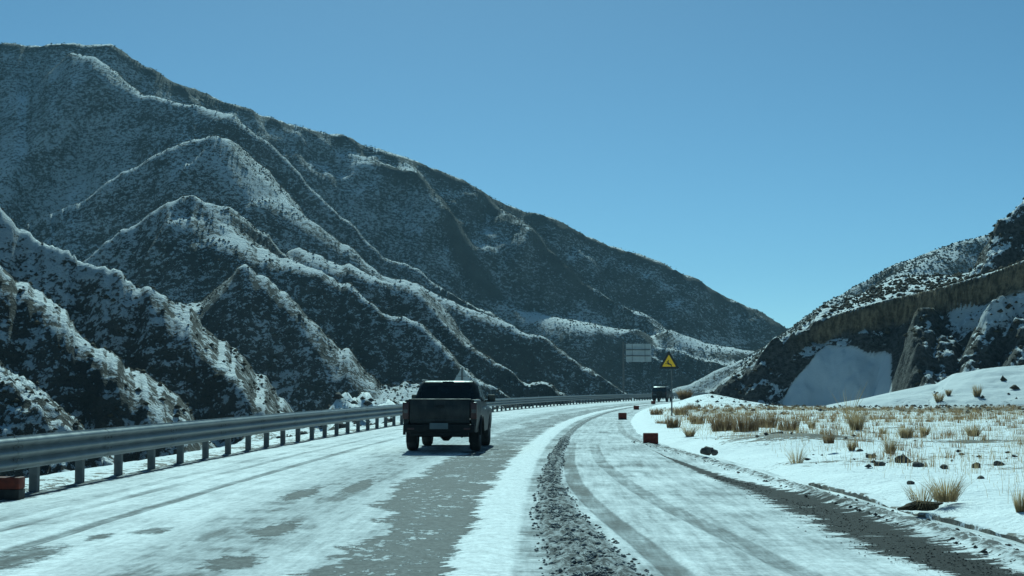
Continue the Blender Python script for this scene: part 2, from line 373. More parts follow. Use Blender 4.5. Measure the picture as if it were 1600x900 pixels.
# ------------------------------------------------------------------ setting: mountains
def crest(r, k, wb, tl):                  # a gently tilted crest, as wide as wb, that breaks into a steep face
    c = 0.18 * wb + 0.15; u = (r - wb) / c
    return tl * r + np.maximum(k - tl, 0) * c * (np.logaddexp(0, u) - np.logaddexp(0, -wb / c))
def spur_field(x, y, spurs, soft=2.0):
    H = np.full(x.shape, -60.0); Rw = np.zeros(x.shape)
    for pts, kn, kf, wd in spurs:
        pw = np.array([at(*p[:3]) for p in pts]); ww = [p[3] if len(p) > 3 else wd for p in pts]
        best = np.full(x.shape, 1e9); bz = np.zeros(x.shape); sgn = np.zeros(x.shape); bw = np.full(x.shape, float(wd)); by = np.full(x.shape, 1.0)
        for a, b, wa, wb in zip(pw, pw[1:], ww, ww[1:]):
            dx, dy = b[0] - a[0], b[1] - a[1]; L2 = dx * dx + dy * dy
            k = np.clip(((x - a[0]) * dx + (y - a[1]) * dy) / L2, 0, 1)
            ex, ey = x - a[0] - k * dx, y - a[1] - k * dy; d = np.hypot(ex, ey)
            m = d < best; best = np.where(m, d, best); bz = np.where(m, a[2] + k * (b[2] - a[2]), bz)
            bw = np.where(m, wa + k * (wb - wa), bw); by = np.where(m, a[1] + k * dy, by)
            sgn = np.where(m, dx * (y - a[1]) - dy * (x - a[0]), sgn)
        k = np.where(sgn < 0, kn, kf); tl = np.clip((bz - 1.6) / by, 0, 0.25) + 0.10
        h = bz - crest(best, k, bw, np.where(sgn < 0, tl, 0.2))
        q = np.clip(1 - np.abs(H - h) / soft, 0, 1)
        Rw = np.where(h > H, best, Rw); H = np.maximum(H, h) + q * q * soft * 0.25
    return H, Rw
def fan(u0, u1, du, y0, y1, k):
    n = int(math.log(y1 / y0) / k); yy = np.geomspace(y0, y1, n); uu = np.arange(u0, u1, du)
    U, YY = np.meshgrid(uu, yy); return U * YY, YY
SPURS = [
    ([(-500, 40, 600), (-150, 58, 615), (0, 66, 620), (100, 64, 620), (190, 70, 625), (240, 100, 630), (330, 150, 640), (430, 185, 650), (560, 208, 660), (700, 272, 670), (800, 318, 680), (950, 375, 690), (1100, 450, 700), (1200, 502, 705), (1330, 575, 710)], 1.12, 0.6, 1.0),
    ([(110, 80, 600, 1.5), (150, 86, 592, 6.0), (175, 100, 588, 12.8), (205, 124, 584, 11.2), (240, 148, 578, 4.5), (330, 168, 570, 3.0), (370, 183, 562, 6.8), (430, 230, 555, 2.2), (500, 300, 545, 1.5), (580, 372, 532, 1.1), (660, 440, 520, 1.1)], 1.12, 0.6, 3),
    ([(150, 302, 452, 1.5), (180, 285, 455, 3.0), (260, 245, 462, 3.8), (340, 213, 465, 3.0), (352, 214, 465, 11.2), (400, 268, 458, 14.2), (440, 308, 452, 13.5), (520, 362, 445, 10.5), (600, 422, 438, 6.8), (650, 452, 433, 3.0), (700, 470, 428, 4.5), (780, 506, 420, 5.2), (830, 530, 414, 1.5), (900, 575, 406, 1.1)], 1.12, 0.6, 6),
    ([(750, 297, 676, 0.8), (780, 326, 660, 1.5), (810, 350, 650, 5.2), (840, 376, 645, 2.2), (900, 440, 635, 1.1)], 1.12, 0.6, 2),
    ([(560, 214, 658, 0.8), (620, 266, 648, 0.8), (660, 297, 642, 3), (700, 334, 635, 4), (716, 372, 628, 1.5), (738, 425, 618, 2), (765, 462, 610, 4), (810, 485, 602, 7), (860, 503, 594, 12), (905, 517, 588, 12)], 1.12, 0.5, 4),
    ([(850, 494, 600, 12), (900, 501, 598, 22), (940, 509, 596, 20), (985, 513, 592, 8), (1015, 540, 586, 2)], 1.12, 0.3, 10),
    ([(1040, 514, 605, 4.5), (1085, 534, 600, 15.0), (1120, 541, 596, 15.0), (1180, 552, 594, 6.0)], 1.12, 0.35, 10),
    ([(140, 400, 312, 1.0), (165, 387, 315, 1.4), (270, 327, 320, 2.8), (312, 309, 320, 3.5), (325, 312, 320, 7.7), (345, 343, 316, 9.1), (370, 368, 313, 8.4), (430, 396, 308, 8.4), (520, 427, 301, 4.2), (600, 478, 294, 1.0), (680, 540, 286, 1.0), (740, 600, 280, 1.0)], 1.12, 0.65, 4),
    ([(455, 392, 347, 0.8), (470, 386, 345, 2.1), (520, 404, 341, 7.7), (580, 425, 336, 6.3), (620, 440, 332, 3.5), (680, 500, 325, 1.0), (760, 570, 316, 1.0)], 1.12, 0.6, 4),
    ([(368, 436, 247, 0.8), (395, 418, 242, 1.0), (430, 446, 239, 2.8), (500, 512, 233, 3.5), (560, 575, 227, 6.3), (610, 622, 223, 4.9)], 1.12, 0.7, 3.0),
    ([(570, 470, 404, 0.8), (600, 466, 402, 1.1), (660, 520, 392, 1.5), (730, 560, 385, 1.1), (800, 615, 378, 1.1)], 1.12, 0.6, 1.5),
    ([(-300, 250, 150, 0.6), (-60, 300, 146, 0.6), (0, 334, 145, 0.8), (60, 374, 143, 0.5), (170, 420, 140, 0.5), (250, 464, 137, 1.6), (300, 524, 133, 1.4), (360, 588, 129, 0.6), (430, 655, 124, 0.5), (470, 700, 120, 0.5)], 1.15, 0.7, 1.5),
    ([(-200, 380, 108, 0.8), (-30, 412, 104, 1.1), (0, 424, 103, 1.4), (60, 470, 101, 1.1), (130, 535, 99, 1.6), (200, 602, 97, 1.6), (260, 668, 95, 1.1), (300, 720, 93, 0.6)], 1.15, 0.6, 3),
    ([(-150, 500, 84, 0.6), (0, 590, 80, 0.6), (60, 640, 78, 0.8), (110, 690, 77, 0.6)], 1.15, 0.6, 2),
]
def mountain_z(x, y):
    dep = np.clip(y / 450, 0.2, 1.4)
    wx = x + dep * (10 * fbm(x / (70 * dep), y / (70 * dep), 3, 31) + 5 * fbm(x / (16 * dep), y / (16 * dep), 4, 33)) * ss(95, 250, y)
    wy = y + dep * (10 * fbm(x / (70 * dep), y / (70 * dep), 3, 37) + 5 * fbm(x / (16 * dep), y / (16 * dep), 4, 39))
    H, R = spur_field(wx, wy, SPURS)
    q = x + 0.55 * y
    gul = ridged(q / (38 * dep), (y - 0.3 * x) / (150 * dep), 4, 41) - 0.55
    gul2 = ridged(q / (13 * dep), (y - 0.3 * x) / (45 * dep), 3, 47) - 0.55
    a = ss(2, 24, R / dep); nr = np.interp(y, [90, 160, 250, 400, 600], [2.3, 1.9, 1.2, 0.6, 0.35])
    rough = 1.3 * fbm(x / (6 * dep), y / (6 * dep), 4, 53) + 1.1 * (ridged(x / (2.6 * dep), y / (2.6 * dep), 3, 59) - 0.5)
    H = H + dep * (a * np.interp(y, [150, 300, 500], [14, 12, 8]) * gul + (0.1 + 0.9 * a) * np.interp(y, [200, 450], [4.0, 2.2]) * gul2) + dep * nr * rough
    return np.maximum(H, -11.0), R / dep
g = G('scrub_mountain')
nb = g.noise(g.pos, 0.018, 5, 0.55); nm = g.noise(g.pos, 0.11, 5, 0.6); nf = g.noise(g.vmul(g.pos, (1, 1, 1.4)), 0.62, 5, 0.68); nff = g.noise(g.pos, 2.3, 4, 0.7)
up = g.up()
cov = g.add(g.mul(g.sub(nb, 0.5), 0.7), g.mul(g.sub(nm, 0.5), 0.6), g.mul(g.sub(nf, 0.5), 1.9), g.mul(g.sub(nff, 0.5), 1.5), g.mul(g.sub(up, 0.70), 0.55), g.attr('cover'))
cov = g.add(cov, g.step(up, 0.82, 0.95, 0.0, 0.42))  # extra snow whitens the flat crests to strengthen their sunlit strips
sn = g.step(cov, -0.05, 0.11)
rockc = g.mix(g.step(nm, 0.35, 0.65), (0.055, 0.050, 0.042), (0.10, 0.09, 0.075))
rockc = g.mix(g.step(nff, 0.4, 0.7), rockc, (0.045, 0.043, 0.036))
g.bump(g.add(nf, g.mul(nff, 0.35), g.mul(nm, 0.6)), 1.6, 0.9)
sn = g.mul(sn, g.step(up, 0.60, 0.86, 0.66, 1.0))  # steep faces toned down in colour to deepen their shade, crests kept bright
M['scrub_mountain'] = g.set(g.mix(sn, rockc, (0.74, 0.75, 0.765)), 0.9, 0, 0.15)
X, Y = fan(-0.60, 0.34, 0.0021, 62, 900, 0.0042)
Z, RC = mountain_z(X, Y)
px, py = to_px(X, Y, Z)
cover = -0.02 + 0.05 * ss(190, 150, Y) + 0.04 * np.exp(-(RC / 4) ** 2) + 0.10 * ss(450, 150, px) * ss(420, 300, py) - 0.10 * ss(600, 900, px) - 0.06 * ss(450, 560, py) + 0.26 * np.exp(-(((px - 900) / 90) ** 2 + ((py - 507) / 20) ** 2)) + 0.35 * np.exp(-(((px - 1100) / 50) ** 2 + ((py - 535) / 12) ** 2))
cover = cover - 0.50 * ss(592, 600, Y) * np.exp(-(RC / 3.5) ** 2) * (0.4 + 0.6 * ss(560, 500, py))
me = np_mesh('mountain', np.stack([X, Y, Z], -1).reshape(-1, 3), grid_faces(*X.shape), {'cover': cover})
tag(link('mountain', me, M['scrub_mountain'], smooth=True), 'big scrub covered mountain with snowy spurs left of the road', kind='structure')

# low shrubs standing on the slopes: far too many to count
def blob_batch(C, size, seed, mat, name, flat=0.8, sink=0.25):
    r = np.random.default_rng(seed); n = len(C)
    base = np.array([[1, 0, 0], [0.35, 0.95, 0], [-0.8, 0.6, 0], [-0.8, -0.6, 0], [0.35, -0.95, 0], [0.15, 0.1, 1], [-0.3, -0.2, 0.8], [0, 0, -0.5]])
    V = base[None] * (0.7 + 0.6 * r.random((n, 8, 1))) + 0.25 * (r.random((n, 8, 3)) - 0.5)
    a = r.random(n) * 6.28; ca, sa = np.cos(a)[:, None], np.sin(a)[:, None]
    x = V[..., 0] * ca - V[..., 1] * sa; y = V[..., 0] * sa + V[..., 1] * ca
    V = np.stack([x, y, V[..., 2] * flat + (0.5 - sink)], -1) * size[:, None, None] + C[:, None]
    f = np.array([[0, 1, 5], [1, 2, 6], [1, 6, 5], [2, 3, 6], [3, 4, 6], [4, 5, 6], [4, 0, 5], [1, 0, 7], [2, 1, 7], [3, 2, 7], [4, 3, 7], [0, 4, 7]])
    Fc = (f[None] + (np.arange(n) * 8)[:, None, None]).reshape(-1, 3)
    return link(name, np_mesh(name, V.reshape(-1, 3), Fc), mat)
plain('shrub_twigs', (0.030, 0.026, 0.019), (0.075, 0.062, 0.042), 0.6, 0.95, 0, 0.1)
r = np.random.default_rng(3)
NS = 120000
yy = np.sqrt(r.random(NS) * (720 ** 2 - 75 ** 2) + 75 ** 2); xx = (-0.44 + 0.66 * r.random(NS)) * yy
zz, rc = mountain_z(xx, yy); k = (zz > -3) & (r.random(NS) < 0.6 + 0.4 * ss(3, 10, rc)) & (r.random(NS) < 0.35 + 0.65 * ss(-0.15, 0.3, fbm(xx / 14, yy / 14, 3, 71)))
xx, yy, zz = xx[k], yy[k], zz[k]
sz = (0.20 + 0.36 * r.random(len(xx)) ** 1.6) * np.interp(yy, [80, 200, 450, 650], [0.5, 0.7, 0.85, 0.85])
tag(blob_batch(np.stack([xx, yy, zz], -1), sz, 5, M['shrub_twigs'], 'mountain_shrubs'), 'low dark shrubs dotted over the big left mountain', 'shrubs', kind='stuff')

# far mountain on the right
FAR = [([(1080, 600, 470), (1180, 550, 470), (1265, 497, 470), (1300, 470, 468), (1380, 423, 466), (1470, 385, 464), (1520, 373, 462), (1565, 361, 460), (1700, 330, 455), (1900, 300, 450)], 0.95, 0.6, 4),
       ([(1330, 500, 400), (1400, 440, 418), (1450, 405, 440), (1475, 390, 455)], 0.95, 0.7, 6),
       ([(1270, 520, 420), (1300, 486, 435), (1330, 458, 450)], 0.95, 0.7, 6)]
def far_z(x, y):
    H, R = spur_field(x, y, FAR)
    return np.maximum(H + ss(0, 20, R) * 5 * (ridged((x - 0.4 * y) / 30, y / 110, 3, 81) - 0.5) + 0.8 * fbm(x / 5, y / 5, 3, 83), -12)
X, Y = fan(0.10, 0.55, 0.002, 250, 700, 0.0045); Z = far_z(X, Y); px, py = to_px(X, Y, Z)
me = np_mesh('far_mountain', np.stack([X, Y, Z], -1).reshape(-1, 3), grid_faces(*X.shape), {'cover': 0.04 + 0 * X})
tag(link('far_mountain', me, M['scrub_mountain'], smooth=True), 'far snowy mountain behind the right hand road cut', kind='structure')
yy = np.sqrt(r.random(16000) * (480 ** 2 - 300 ** 2) + 300 ** 2); xx = (0.17 + 0.24 * r.random(16000)) * yy; zz = far_z(xx, yy); k = zz > 0
sz = 0.18 + 0.32 * r.random(k.sum()) ** 1.6
tag(blob_batch(np.stack([xx, yy, zz], -1)[k], sz, 6, M['shrub_twigs'], 'far_mountain_shrubs'), 'low shrubs dotted over the far right mountain', 'shrubs', kind='stuff')

# ------------------------------------------------------------------ setting: the road cut on the right
RIM = [(1062, 628, 152), (1082, 612, 151), (1100, 592, 150), (1130, 565, 149), (1165, 548, 148), (1200, 529, 147), (1250, 510, 146.5), (1300, 493, 146), (1350, 478, 145), (1400, 465, 144), (1430, 458, 142), (1465, 450, 139), (1500, 440, 137), (1550, 426, 135), (1600, 406, 133), (1700, 384, 130), (1950, 340, 125)]
FANS = [([(1462, 600, 121), (1490, 584, 120.5), (1540, 575, 119), (1620, 567, 118), (1720, 560, 116), (1950, 555, 112)], 0.20, 0.1, 0.8)]
RIBS = [([(1446, 482, 138), (1438, 520, 132), (1442, 565, 126), (1450, 600, 122)], 3.0, 2.2, 0.9), ([(1478, 520, 134), (1474, 560, 127), (1476, 600, 122)], 1.8, 1.8, 0.8), ([(1560, 475, 132), (1525, 540, 126), (1505, 600, 121)], 1.6, 1.6, 0.6), ([(1600, 500, 128), (1590, 560, 122)], 1.6, 1.6, 0.6)]
OUT = [([(1540, 412, 160), (1560, 378, 162), (1574, 345, 163), (1600, 318, 164), (1650, 270, 166), (1750, 240, 168)], 2.4, 1.4, 1.2)]
def cut_z(x, y):
    n = fbm(x / 3.2, y / 3.2, 4, 91); nh = fbm(x / 0.9, y / 0.9, 3, 95); big = fbm(x / 14, y / 14, 3, 97)
    pw = np.array([at(*p) for p in RIM]); y = y + 1.3 * n
    best = np.full(x.shape, 1e9); bz = np.zeros(x.shape); sg = np.zeros(x.shape)
    for a, b in zip(pw, pw[1:]):
        dx, dy = b[0] - a[0], b[1] - a[1]
        k = np.clip(((x - a[0]) * dx + (y - a[1]) * dy) / (dx * dx + dy * dy), 0, 1)
        d = np.hypot(x - a[0] - k * dx, y - a[1] - k * dy); m = d < best
        best = np.where(m, d, best); bz = np.where(m, a[2] + k * (b[2] - a[2]), bz); sg = np.where(m, dx * (y - a[1]) - dy * (x - a[0]), sg)
    near = sg < 0
    capd = np.interp(x, [22, 34, 60], [0.8, 2.3, 2.6]) * (1 + 0.5 * big)
    face = bz - np.where(best < 0.55, capd * best / 0.55, capd + 1.3 * (best - 0.55) + 0.15 * nh * np.clip(best, 0, 1) + (0.35 + 0.75 * (1 - ss(27, 30, x) * ss(44, 42, x))) * n * ss(0.5, 3, best) + 0.35 * (1 - ss(27, 30, x) * ss(44, 42, x)) * nh * ss(0.8, 2, best))
    rmx = np.interp(x, [20, 30, 40, 44, 52], [9, 9, 18, 26, 38])
    top = bz + 0.14 * np.minimum(best, rmx) - 0.35 * np.maximum(best - rmx, 0) + (0.25 * n + 0.12 * nh + 0.2 * big) * ss(0.2, 3, best)
    z = np.where(near, face, top)
    rib, _ = spur_field(x + 0.3 * n, y, RIBS, 0.5); z = np.maximum(z, np.minimum(rib + 1.1 * n + 0.6 * nh, np.where(near, bz - 2.2, 99)))
    o2, _ = spur_field(x, y, OUT, 0.5); z = np.maximum(z, np.where(near, -5, o2 + 1.6 * n + 0.6 * nh))
    fn, _ = spur_field(x, y, FANS, 0.3); fz = fn + 0.12 * n + 0.25 * big
    isfan = fz > z
    z = np.maximum(z, fz)
    sr, tr_ = st(x, y); z = np.minimum(z, (tr_ - edge_r(sr) - 2.5) * 0.75 + 1.5 * n + 0.8 * nh)
    return np.maximum(z, -1.2), np.where(near, best, -best), isfan, bz
yy = np.concatenate([steps((70, 98, 0.35), (98, 165, 0.22), (165, 200, 0.6)), np.geomspace(201, 330, 40)]); uu = np.arange(0.08, 0.56, 0.0013)
U, Y = np.meshgrid(uu, yy); X = U * Y
Z, rd, isfan, bz = cut_z(X, Y); px, py = to_px(X, Y, Z)
nn = fbm(X / 2.0, Y / 2.0, 3, 99) * 6
brown = ss(-0.3, 0.1, rd) * ss(3.2, 2.2, bz - Z + 0.12 * nn + 1.2 * fbm(X / 7, Y / 7, 3, 61)) * ss(1220, 1300, px) * (~isfan)
topc = np.interp(px, [1195, 1215, 1240, 1270, 1290, 1350, 1400, 1432, 1436, 1440], [660, 640, 596, 558, 534, 546, 550, 526, 560, 700])
drift = ss(-4, 5, py - topc + nn) * ss(1205, 1225, px) * ss(1400, 1388, px) * (rd > 0)
top2 = np.interp(px, [1470, 1480, 1540, 1600, 1700], [520, 478, 475, 452, 440]); drift = np.maximum(drift, 0.75 * ss(-4, 6, py - top2 + nn) * ss(75, 25, py - top2) * ss(1470, 1490, px) * (rd > 0))
drift = np.maximum(drift, isfan * (0.80 + 0.2 * ss(0.6, 1.6, Z)))
topm = ss(0.2, -0.8, rd); bare = ss(1386, 1394, px) * ss(1446, 1438, px) * ss(505, 530, py) * (rd > 0) * (~isfan)  # snow taken off the rib flank to darken a wedge the sun brightens
sr_, tr_ = st(X, Y); bare = np.maximum(bare, 0.26 * ss(9, 5, tr_ - edge_r(sr_)))
g = G('road_cut')
n1 = g.noise(g.pos, 0.55, 5, 0.62); n2 = g.noise(g.pos, 2.2, 5, 0.68); n3 = g.noise(g.vmul(g.pos, (2.2, 2.2, 0.35)), 1.0, 5, 0.65); n4 = g.noise(g.pos, 0.16, 4, 0.5)
up = g.up()
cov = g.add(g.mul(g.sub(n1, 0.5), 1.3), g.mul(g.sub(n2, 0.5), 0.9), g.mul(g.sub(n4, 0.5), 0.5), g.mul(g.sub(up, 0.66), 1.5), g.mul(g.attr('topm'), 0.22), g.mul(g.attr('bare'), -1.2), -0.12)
sn = g.mul(g.step(cov, -0.04, 0.10), g.inv(g.mul(g.attr('brown'), 0.95)))
sn = g.mx(sn, g.mul(g.attr('drift'), g.step(g.add(g.attr('drift'), g.mul(g.sub(n2, 0.5), 1.1), g.mul(g.sub(n1, 0.5), 0.7)), 0.50, 0.62)))
rk = g.mix(g.step(n2, 0.35, 0.65), (0.033, 0.031, 0.029), (0.105, 0.098, 0.09))
bw = g.mix(g.step(g.add(g.mul(n3, 0.6), g.mul(n2, 0.4)), 0.38, 0.62), (0.075, 0.058, 0.036), (0.30, 0.225, 0.135))
smooth_k = g.inv(g.mul(g.attr('drift'), 0.9))
g.bump(g.mul(g.add(g.mul(n1, 0.7), g.mul(n2, 0.5), g.mul(n3, g.attr('brown'), 0.8)), smooth_k), 0.6, 0.9)
M['road_cut'] = g.set(g.mix(sn, g.mix(g.attr('brown'), rk, bw), g.mix(g.attr('topm'), (0.60, 0.61, 0.62), (0.76, 0.77, 0.78))), 0.88, 0, 0.15)  # snow on the face coloured darker than on top, deepening its shade
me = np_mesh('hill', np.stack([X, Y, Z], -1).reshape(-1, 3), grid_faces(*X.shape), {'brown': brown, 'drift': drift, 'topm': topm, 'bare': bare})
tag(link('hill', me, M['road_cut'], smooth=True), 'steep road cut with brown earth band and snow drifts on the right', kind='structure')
yy = 70 + 130 * r.random(26000); xx = (0.12 + 0.29 * r.random(26000)) * yy
zz, rd, fn, _ = cut_z(xx, yy); k = (zz > 0.8) & (((rd < -0.5) & (r.random(26000) < 0.45)) | ((rd > 0.8) & ~fn & (r.random(26000) < 0.20)) | (fn & (r.random(26000) < 0.05 * ss(2.4, 0.9, zz))))
p_ = to_px(xx, yy, zz); k &= ~((p_[0] > 1215) & (p_[0] < 1432) & (p_[1] > 530) & (rd > 0))
sz = 0.10 + 0.28 * r.random(k.sum()) ** 1.8
tag(blob_batch(np.stack([xx, yy, zz], -1)[k], sz, 8, M['shrub_twigs'], 'hill_shrubs'), 'small dark shrubs and stones scattered over the right road cut', 'shrubs', kind='stuff')

# ------------------------------------------------------------------ materials for the things
plain('galvanised', (0.12, 0.13, 0.13), (0.20, 0.21, 0.21), 3.0, 0.5, 0.3, 0.5)
plain('galvanised_post', (0.075, 0.08, 0.08), (0.14, 0.145, 0.145), 6.0, 0.65, 0.1, 0.4)
plain('bolt_steel', (0.06, 0.06, 0.06), (0.14, 0.14, 0.14), 40.0, 0.6, 0.4)
plain('red_paint', (0.075, 0.020, 0.014), (0.15, 0.036, 0.022), 9.0, 0.75, 0, 0.25, 0.01)
plain('black_paint', (0.016, 0.016, 0.016), (0.045, 0.043, 0.04), 9.0, 0.75, 0, 0.25, 0.01)
g = G('concrete'); n = g.noise(g.pos, 6.0, 5, 0.65); n2 = g.noise(g.pos, 2.2, 5, 0.7); sp_ = g.step(g.add(g.mul(g.up(), 0.22), n2), 0.60, 0.68)
g.bump(g.add(n, n2), 0.04); M['concrete'] = g.set(g.mix(sp_, g.mix(g.step(n, 0.35, 0.65), (0.10, 0.092, 0.078), (0.24, 0.22, 0.19)), SNOW), 0.9, 0, 0.15)
plain('earth_sod', (0.030, 0.024, 0.015), (0.095, 0.076, 0.045), 14.0, 0.95, 0, 0.1, 0.06)
def straw(name, c1, c2):
    g = G(name); n = g.noise(g.pos, 5.0, 4, 0.6); c = g.mix(g.step(n, 0.3, 0.7), c1, c2); g.set(c, 0.85, 0, 0.1)
    tr = g.node('ShaderNodeBsdfTranslucent'); g.put(tr.inputs[0], c); mx = g.node('ShaderNodeMixShader'); mx.inputs[0].default_value = 0.5
    g.t.links.new(g.b.outputs[0], mx.inputs[1]); g.t.links.new(tr.outputs[0], mx.inputs[2]); g.t.links.new(mx.outputs[0], g.t.nodes['Material Output'].inputs[0]); M[name] = g.m
straw('dry_grass', (0.26, 0.19, 0.10), (0.44, 0.34, 0.19)); straw('dry_shrub', (0.15, 0.10, 0.055), (0.30, 0.21, 0.115))
plain('dark_stone', (0.030, 0.028, 0.026), (0.10, 0.094, 0.088), 4.0, 0.9, 0, 0.15, 0.03)
plain('slush', (0.06, 0.058, 0.055), (0.30, 0.31, 0.315), 16.0, 0.85, 0, 0.15)
plain('sign_back', (0.34, 0.36, 0.36), (0.46, 0.48, 0.48), 1.5, 0.6, 0.2, 0.4)
plain('sign_yellow', (0.86, 0.52, 0.012), (0.80, 0.46, 0.010), 2.0, 0.5, 0, 0.4)
plain('sign_black', (0.012, 0.012, 0.012), (0.022, 0.022, 0.022), 2.0, 0.5, 0, 0.4)
plain('tyre', (0.014, 0.014, 0.014), (0.05, 0.05, 0.05), 8.0, 0.9, 0, 0.2)
plain('wheel_rim', (0.10, 0.10, 0.105), (0.22, 0.22, 0.22), 6.0, 0.5, 0.6)
plain('black_plastic', (0.007, 0.007, 0.008), (0.018, 0.018, 0.018), 8.0, 0.7, 0, 0.2)
plain('plate', (0.09, 0.11, 0.12), (0.13, 0.15, 0.16), 3.0, 0.6)
plain('chrome', (0.30, 0.31, 0.32), (0.42, 0.43, 0.44), 6.0, 0.3, 0.8)
def car_paint(name, base, dust, amt):
    g = G(name); n = g.noise(g.obj, 2.6, 6, 0.62); n2 = g.noise(g.vmul(g.obj, (5, 5, 1.2)), 2.0, 5, 0.7)
    sp = g.node('ShaderNodeSeparateXYZ'); g.t.links.new(g.obj, sp.inputs[0])
    low = g.step(sp.outputs[2], 1.25, 0.35)
    d = g.op('MULTIPLY', g.add(g.step(g.add(g.mul(n, 0.65), g.mul(n2, 0.35)), 0.42, 0.66), g.mul(low, 0.35)), amt, clamp=True)
    M[name] = g.set(g.mix(d, base, dust), g.add(0.45, g.mul(d, 0.4)), 0.0, 0.22)
    g.b.inputs['Coat Weight'].default_value = 0.10; g.b.inputs['Coat Roughness'].default_value = 0.22
car_paint('pickup_paint', (0.006, 0.008, 0.010), (0.065, 0.063, 0.06), 0.7)
car_paint('suv_paint', (0.012, 0.016, 0.022), (0.10, 0.098, 0.092), 0.6)
def glass(name, c):
    g = G(name); n = g.noise(g.obj, 3.0, 4, 0.6); M[name] = g.set(g.mix(g.step(n, 0.4, 0.75), c, tuple(k * 1.8 + 0.008 for k in c)), 0.10, 0, 0.5)
glass('tinted_glass', (0.006, 0.008, 0.010))
def lens(name, c):
    g = G(name); n = g.voro(g.obj, 40); M[name] = g.set(g.mix(g.step(n, 0.1, 0.6), tuple(k * 0.5 for k in c), c), 0.35, 0, 0.5)
lens('red_lens', (0.045, 0.008, 0.008)); lens('clear_lens', (0.09, 0.085, 0.08))

# ------------------------------------------------------------------ guardrail
def rail_profile():                      # three-wave beam, 0.506 m tall, 0.085 m deep; (across towards the road, height)
    pts = []
    for i in range(25):
        v = i / 24.0; z = 0.40 + v * 0.506
        a = v * 3 * 2 * math.pi
        pts.append((0.085 * (0.5 - 0.5 * math.cos(a)) ** 0.75, z))
    pts[0] = (0.018, 0.405); pts[-1] = (0.018, 0.905)
    return pts
PRO = rail_profile()
GR = empty('guardrail', tuple(road(14.0, 0.0))); GRW = Vector(GR.location)
tag(GR, 'galvanised three-wave steel guardrail along the left edge of the curve', 'guardrail')
def rail_beam(s0, s1, nseg):
    secs = []
    for j in range(nseg + 1):
        s = s0 + (s1 - s0) * j / nseg
        lap = 0.004 if j == 0 else 0.0
        f = [tuple(Vector(road(s, 0.10 + p[0] + lap, p[1])) - GRW) for p in PRO]; b = [tuple(Vector(road(s, 0.10 + p[0] + lap - 0.006, p[1])) - GRW) for p in PRO[::-1]]
        secs.append(f + b)
    return MB().loft(secs).build('rail_beam', M['galvanised'], GR, True, 60)
pb = MB(); pb.box((0, 0, 0.30), (0.13, 0.13, 1.06), 0.014); POST = None
blk = None; s = 8.0; n = 0
while s < 236:
    rail_beam(s - 0.16, s + 4.0, 4 if s < 70 else 2); s += 4.0
s = 9.0
while s < 236:
    p = Vector(road(s, -0.02)) - GRW; rz = -heading(s)
    if POST is None:
        POST = pb.build('post', M['galvanised_post'], GR, True, 30)
        blk = MB().box((0.080, 0, 0.655), (0.075, 0.17, 0.36), 0.01).build('spacer_block', M['galvanised_post'], POST, True, 30)
        POST.location = p; POST.rotation_euler = (0, 0, rz)
    else:
        o = POST.copy(); COL.objects.link(o); o.location = p; o.rotation_euler = (0, 0, rz)
        o.rotation_euler[1] = random.uniform(-0.012, 0.012)
        c = blk.copy(); COL.objects.link(c); c.parent = o
    s += 2.0
jb = MB()
for zz_ in (0.47, 0.555, 0.65, 0.74, 0.84):
    for dy in (-0.11, 0.06): jb.cyl((0, dy, zz_), (0.014, dy, zz_), 0.016, n=6)
jb.box((-0.02, -0.20, 0.655), (0.006, 0.012, 0.49))
JB = None; s = 8.0
while s < 110:
    p = Vector(road(s, 0.10 + 0.052)) - GRW
    if JB is None: JB = jb.build('joint_bolts', M['bolt_steel'], GR); o = JB
    else: o = JB.copy(); COL.objects.link(o)
    o.location = p; o.rotation_euler = (0, 0, -heading(s)); s += 4.0

# ------------------------------------------------------------------ vehicles
def ring(hw, z0, zt, y, side=0.03, belt=None):       # a rounded body section, looking along the car
    belt = belt or (z0 + 0.62 * (zt - z0))
    R = [(hw * 0.90, z0), (hw * 0.975, z0 + 0.05), (hw, (z0 + belt) / 2), (hw, belt), (hw * 0.975, belt + 0.6 * (zt - belt)), (hw * 0.93, zt - 0.02), (hw * 0.88, zt)]
    return [(x, y, z) for x, z in R] + [(-x, y, z) for x, z in R[::-1]]
def wheel(parent, c, r=0.39, wdt=0.26, name='wheel'):
    t_ = MB().lathe([(r * 0.60, -wdt / 2), (r * 0.90, -wdt / 2), (r * 0.985, -wdt * 0.38), (r, -wdt * 0.2), (r, wdt * 0.2), (r * 0.985, wdt * 0.38), (r * 0.90, wdt / 2), (r * 0.60, wdt / 2)], (0, 0, 0)).build(name, M['tyre'], parent, True, 40)
    t_.location = c
    m = MB().lathe([(0.02, wdt * 0.30), (r * 0.2, wdt * 0.34), (r * 0.3, wdt * 0.22), (r * 0.56, wdt * 0.30), (r * 0.61, wdt * 0.44), (r * 0.61, -wdt * 0.44), (r * 0.5, -wdt * 0.3), (0.02, -wdt * 0.2)], (0, 0, 0), n=20)
    for k in range(6):
        a = k * math.pi / 3; m.box((wdt * 0.31, 0.36 * r * math.cos(a), 0.36 * r * math.sin(a)), (0.03, 0.06, 0.42 * r), 0.0, Matrix.Rotation(a + math.pi / 2, 3, 'X'))
    o = m.build('rim', M['wheel_rim'], t_, True, 40)
    if c[0] < 0: o.rotation_euler = (0, 0, math.pi)
    return t_
def arch(y, axles, r, lo, zc):
    z = lo
    for a in axles:
        d = abs(y - a)
        if d < r: z = max(z, zc + math.sqrt(r * r - d * d))
    return z
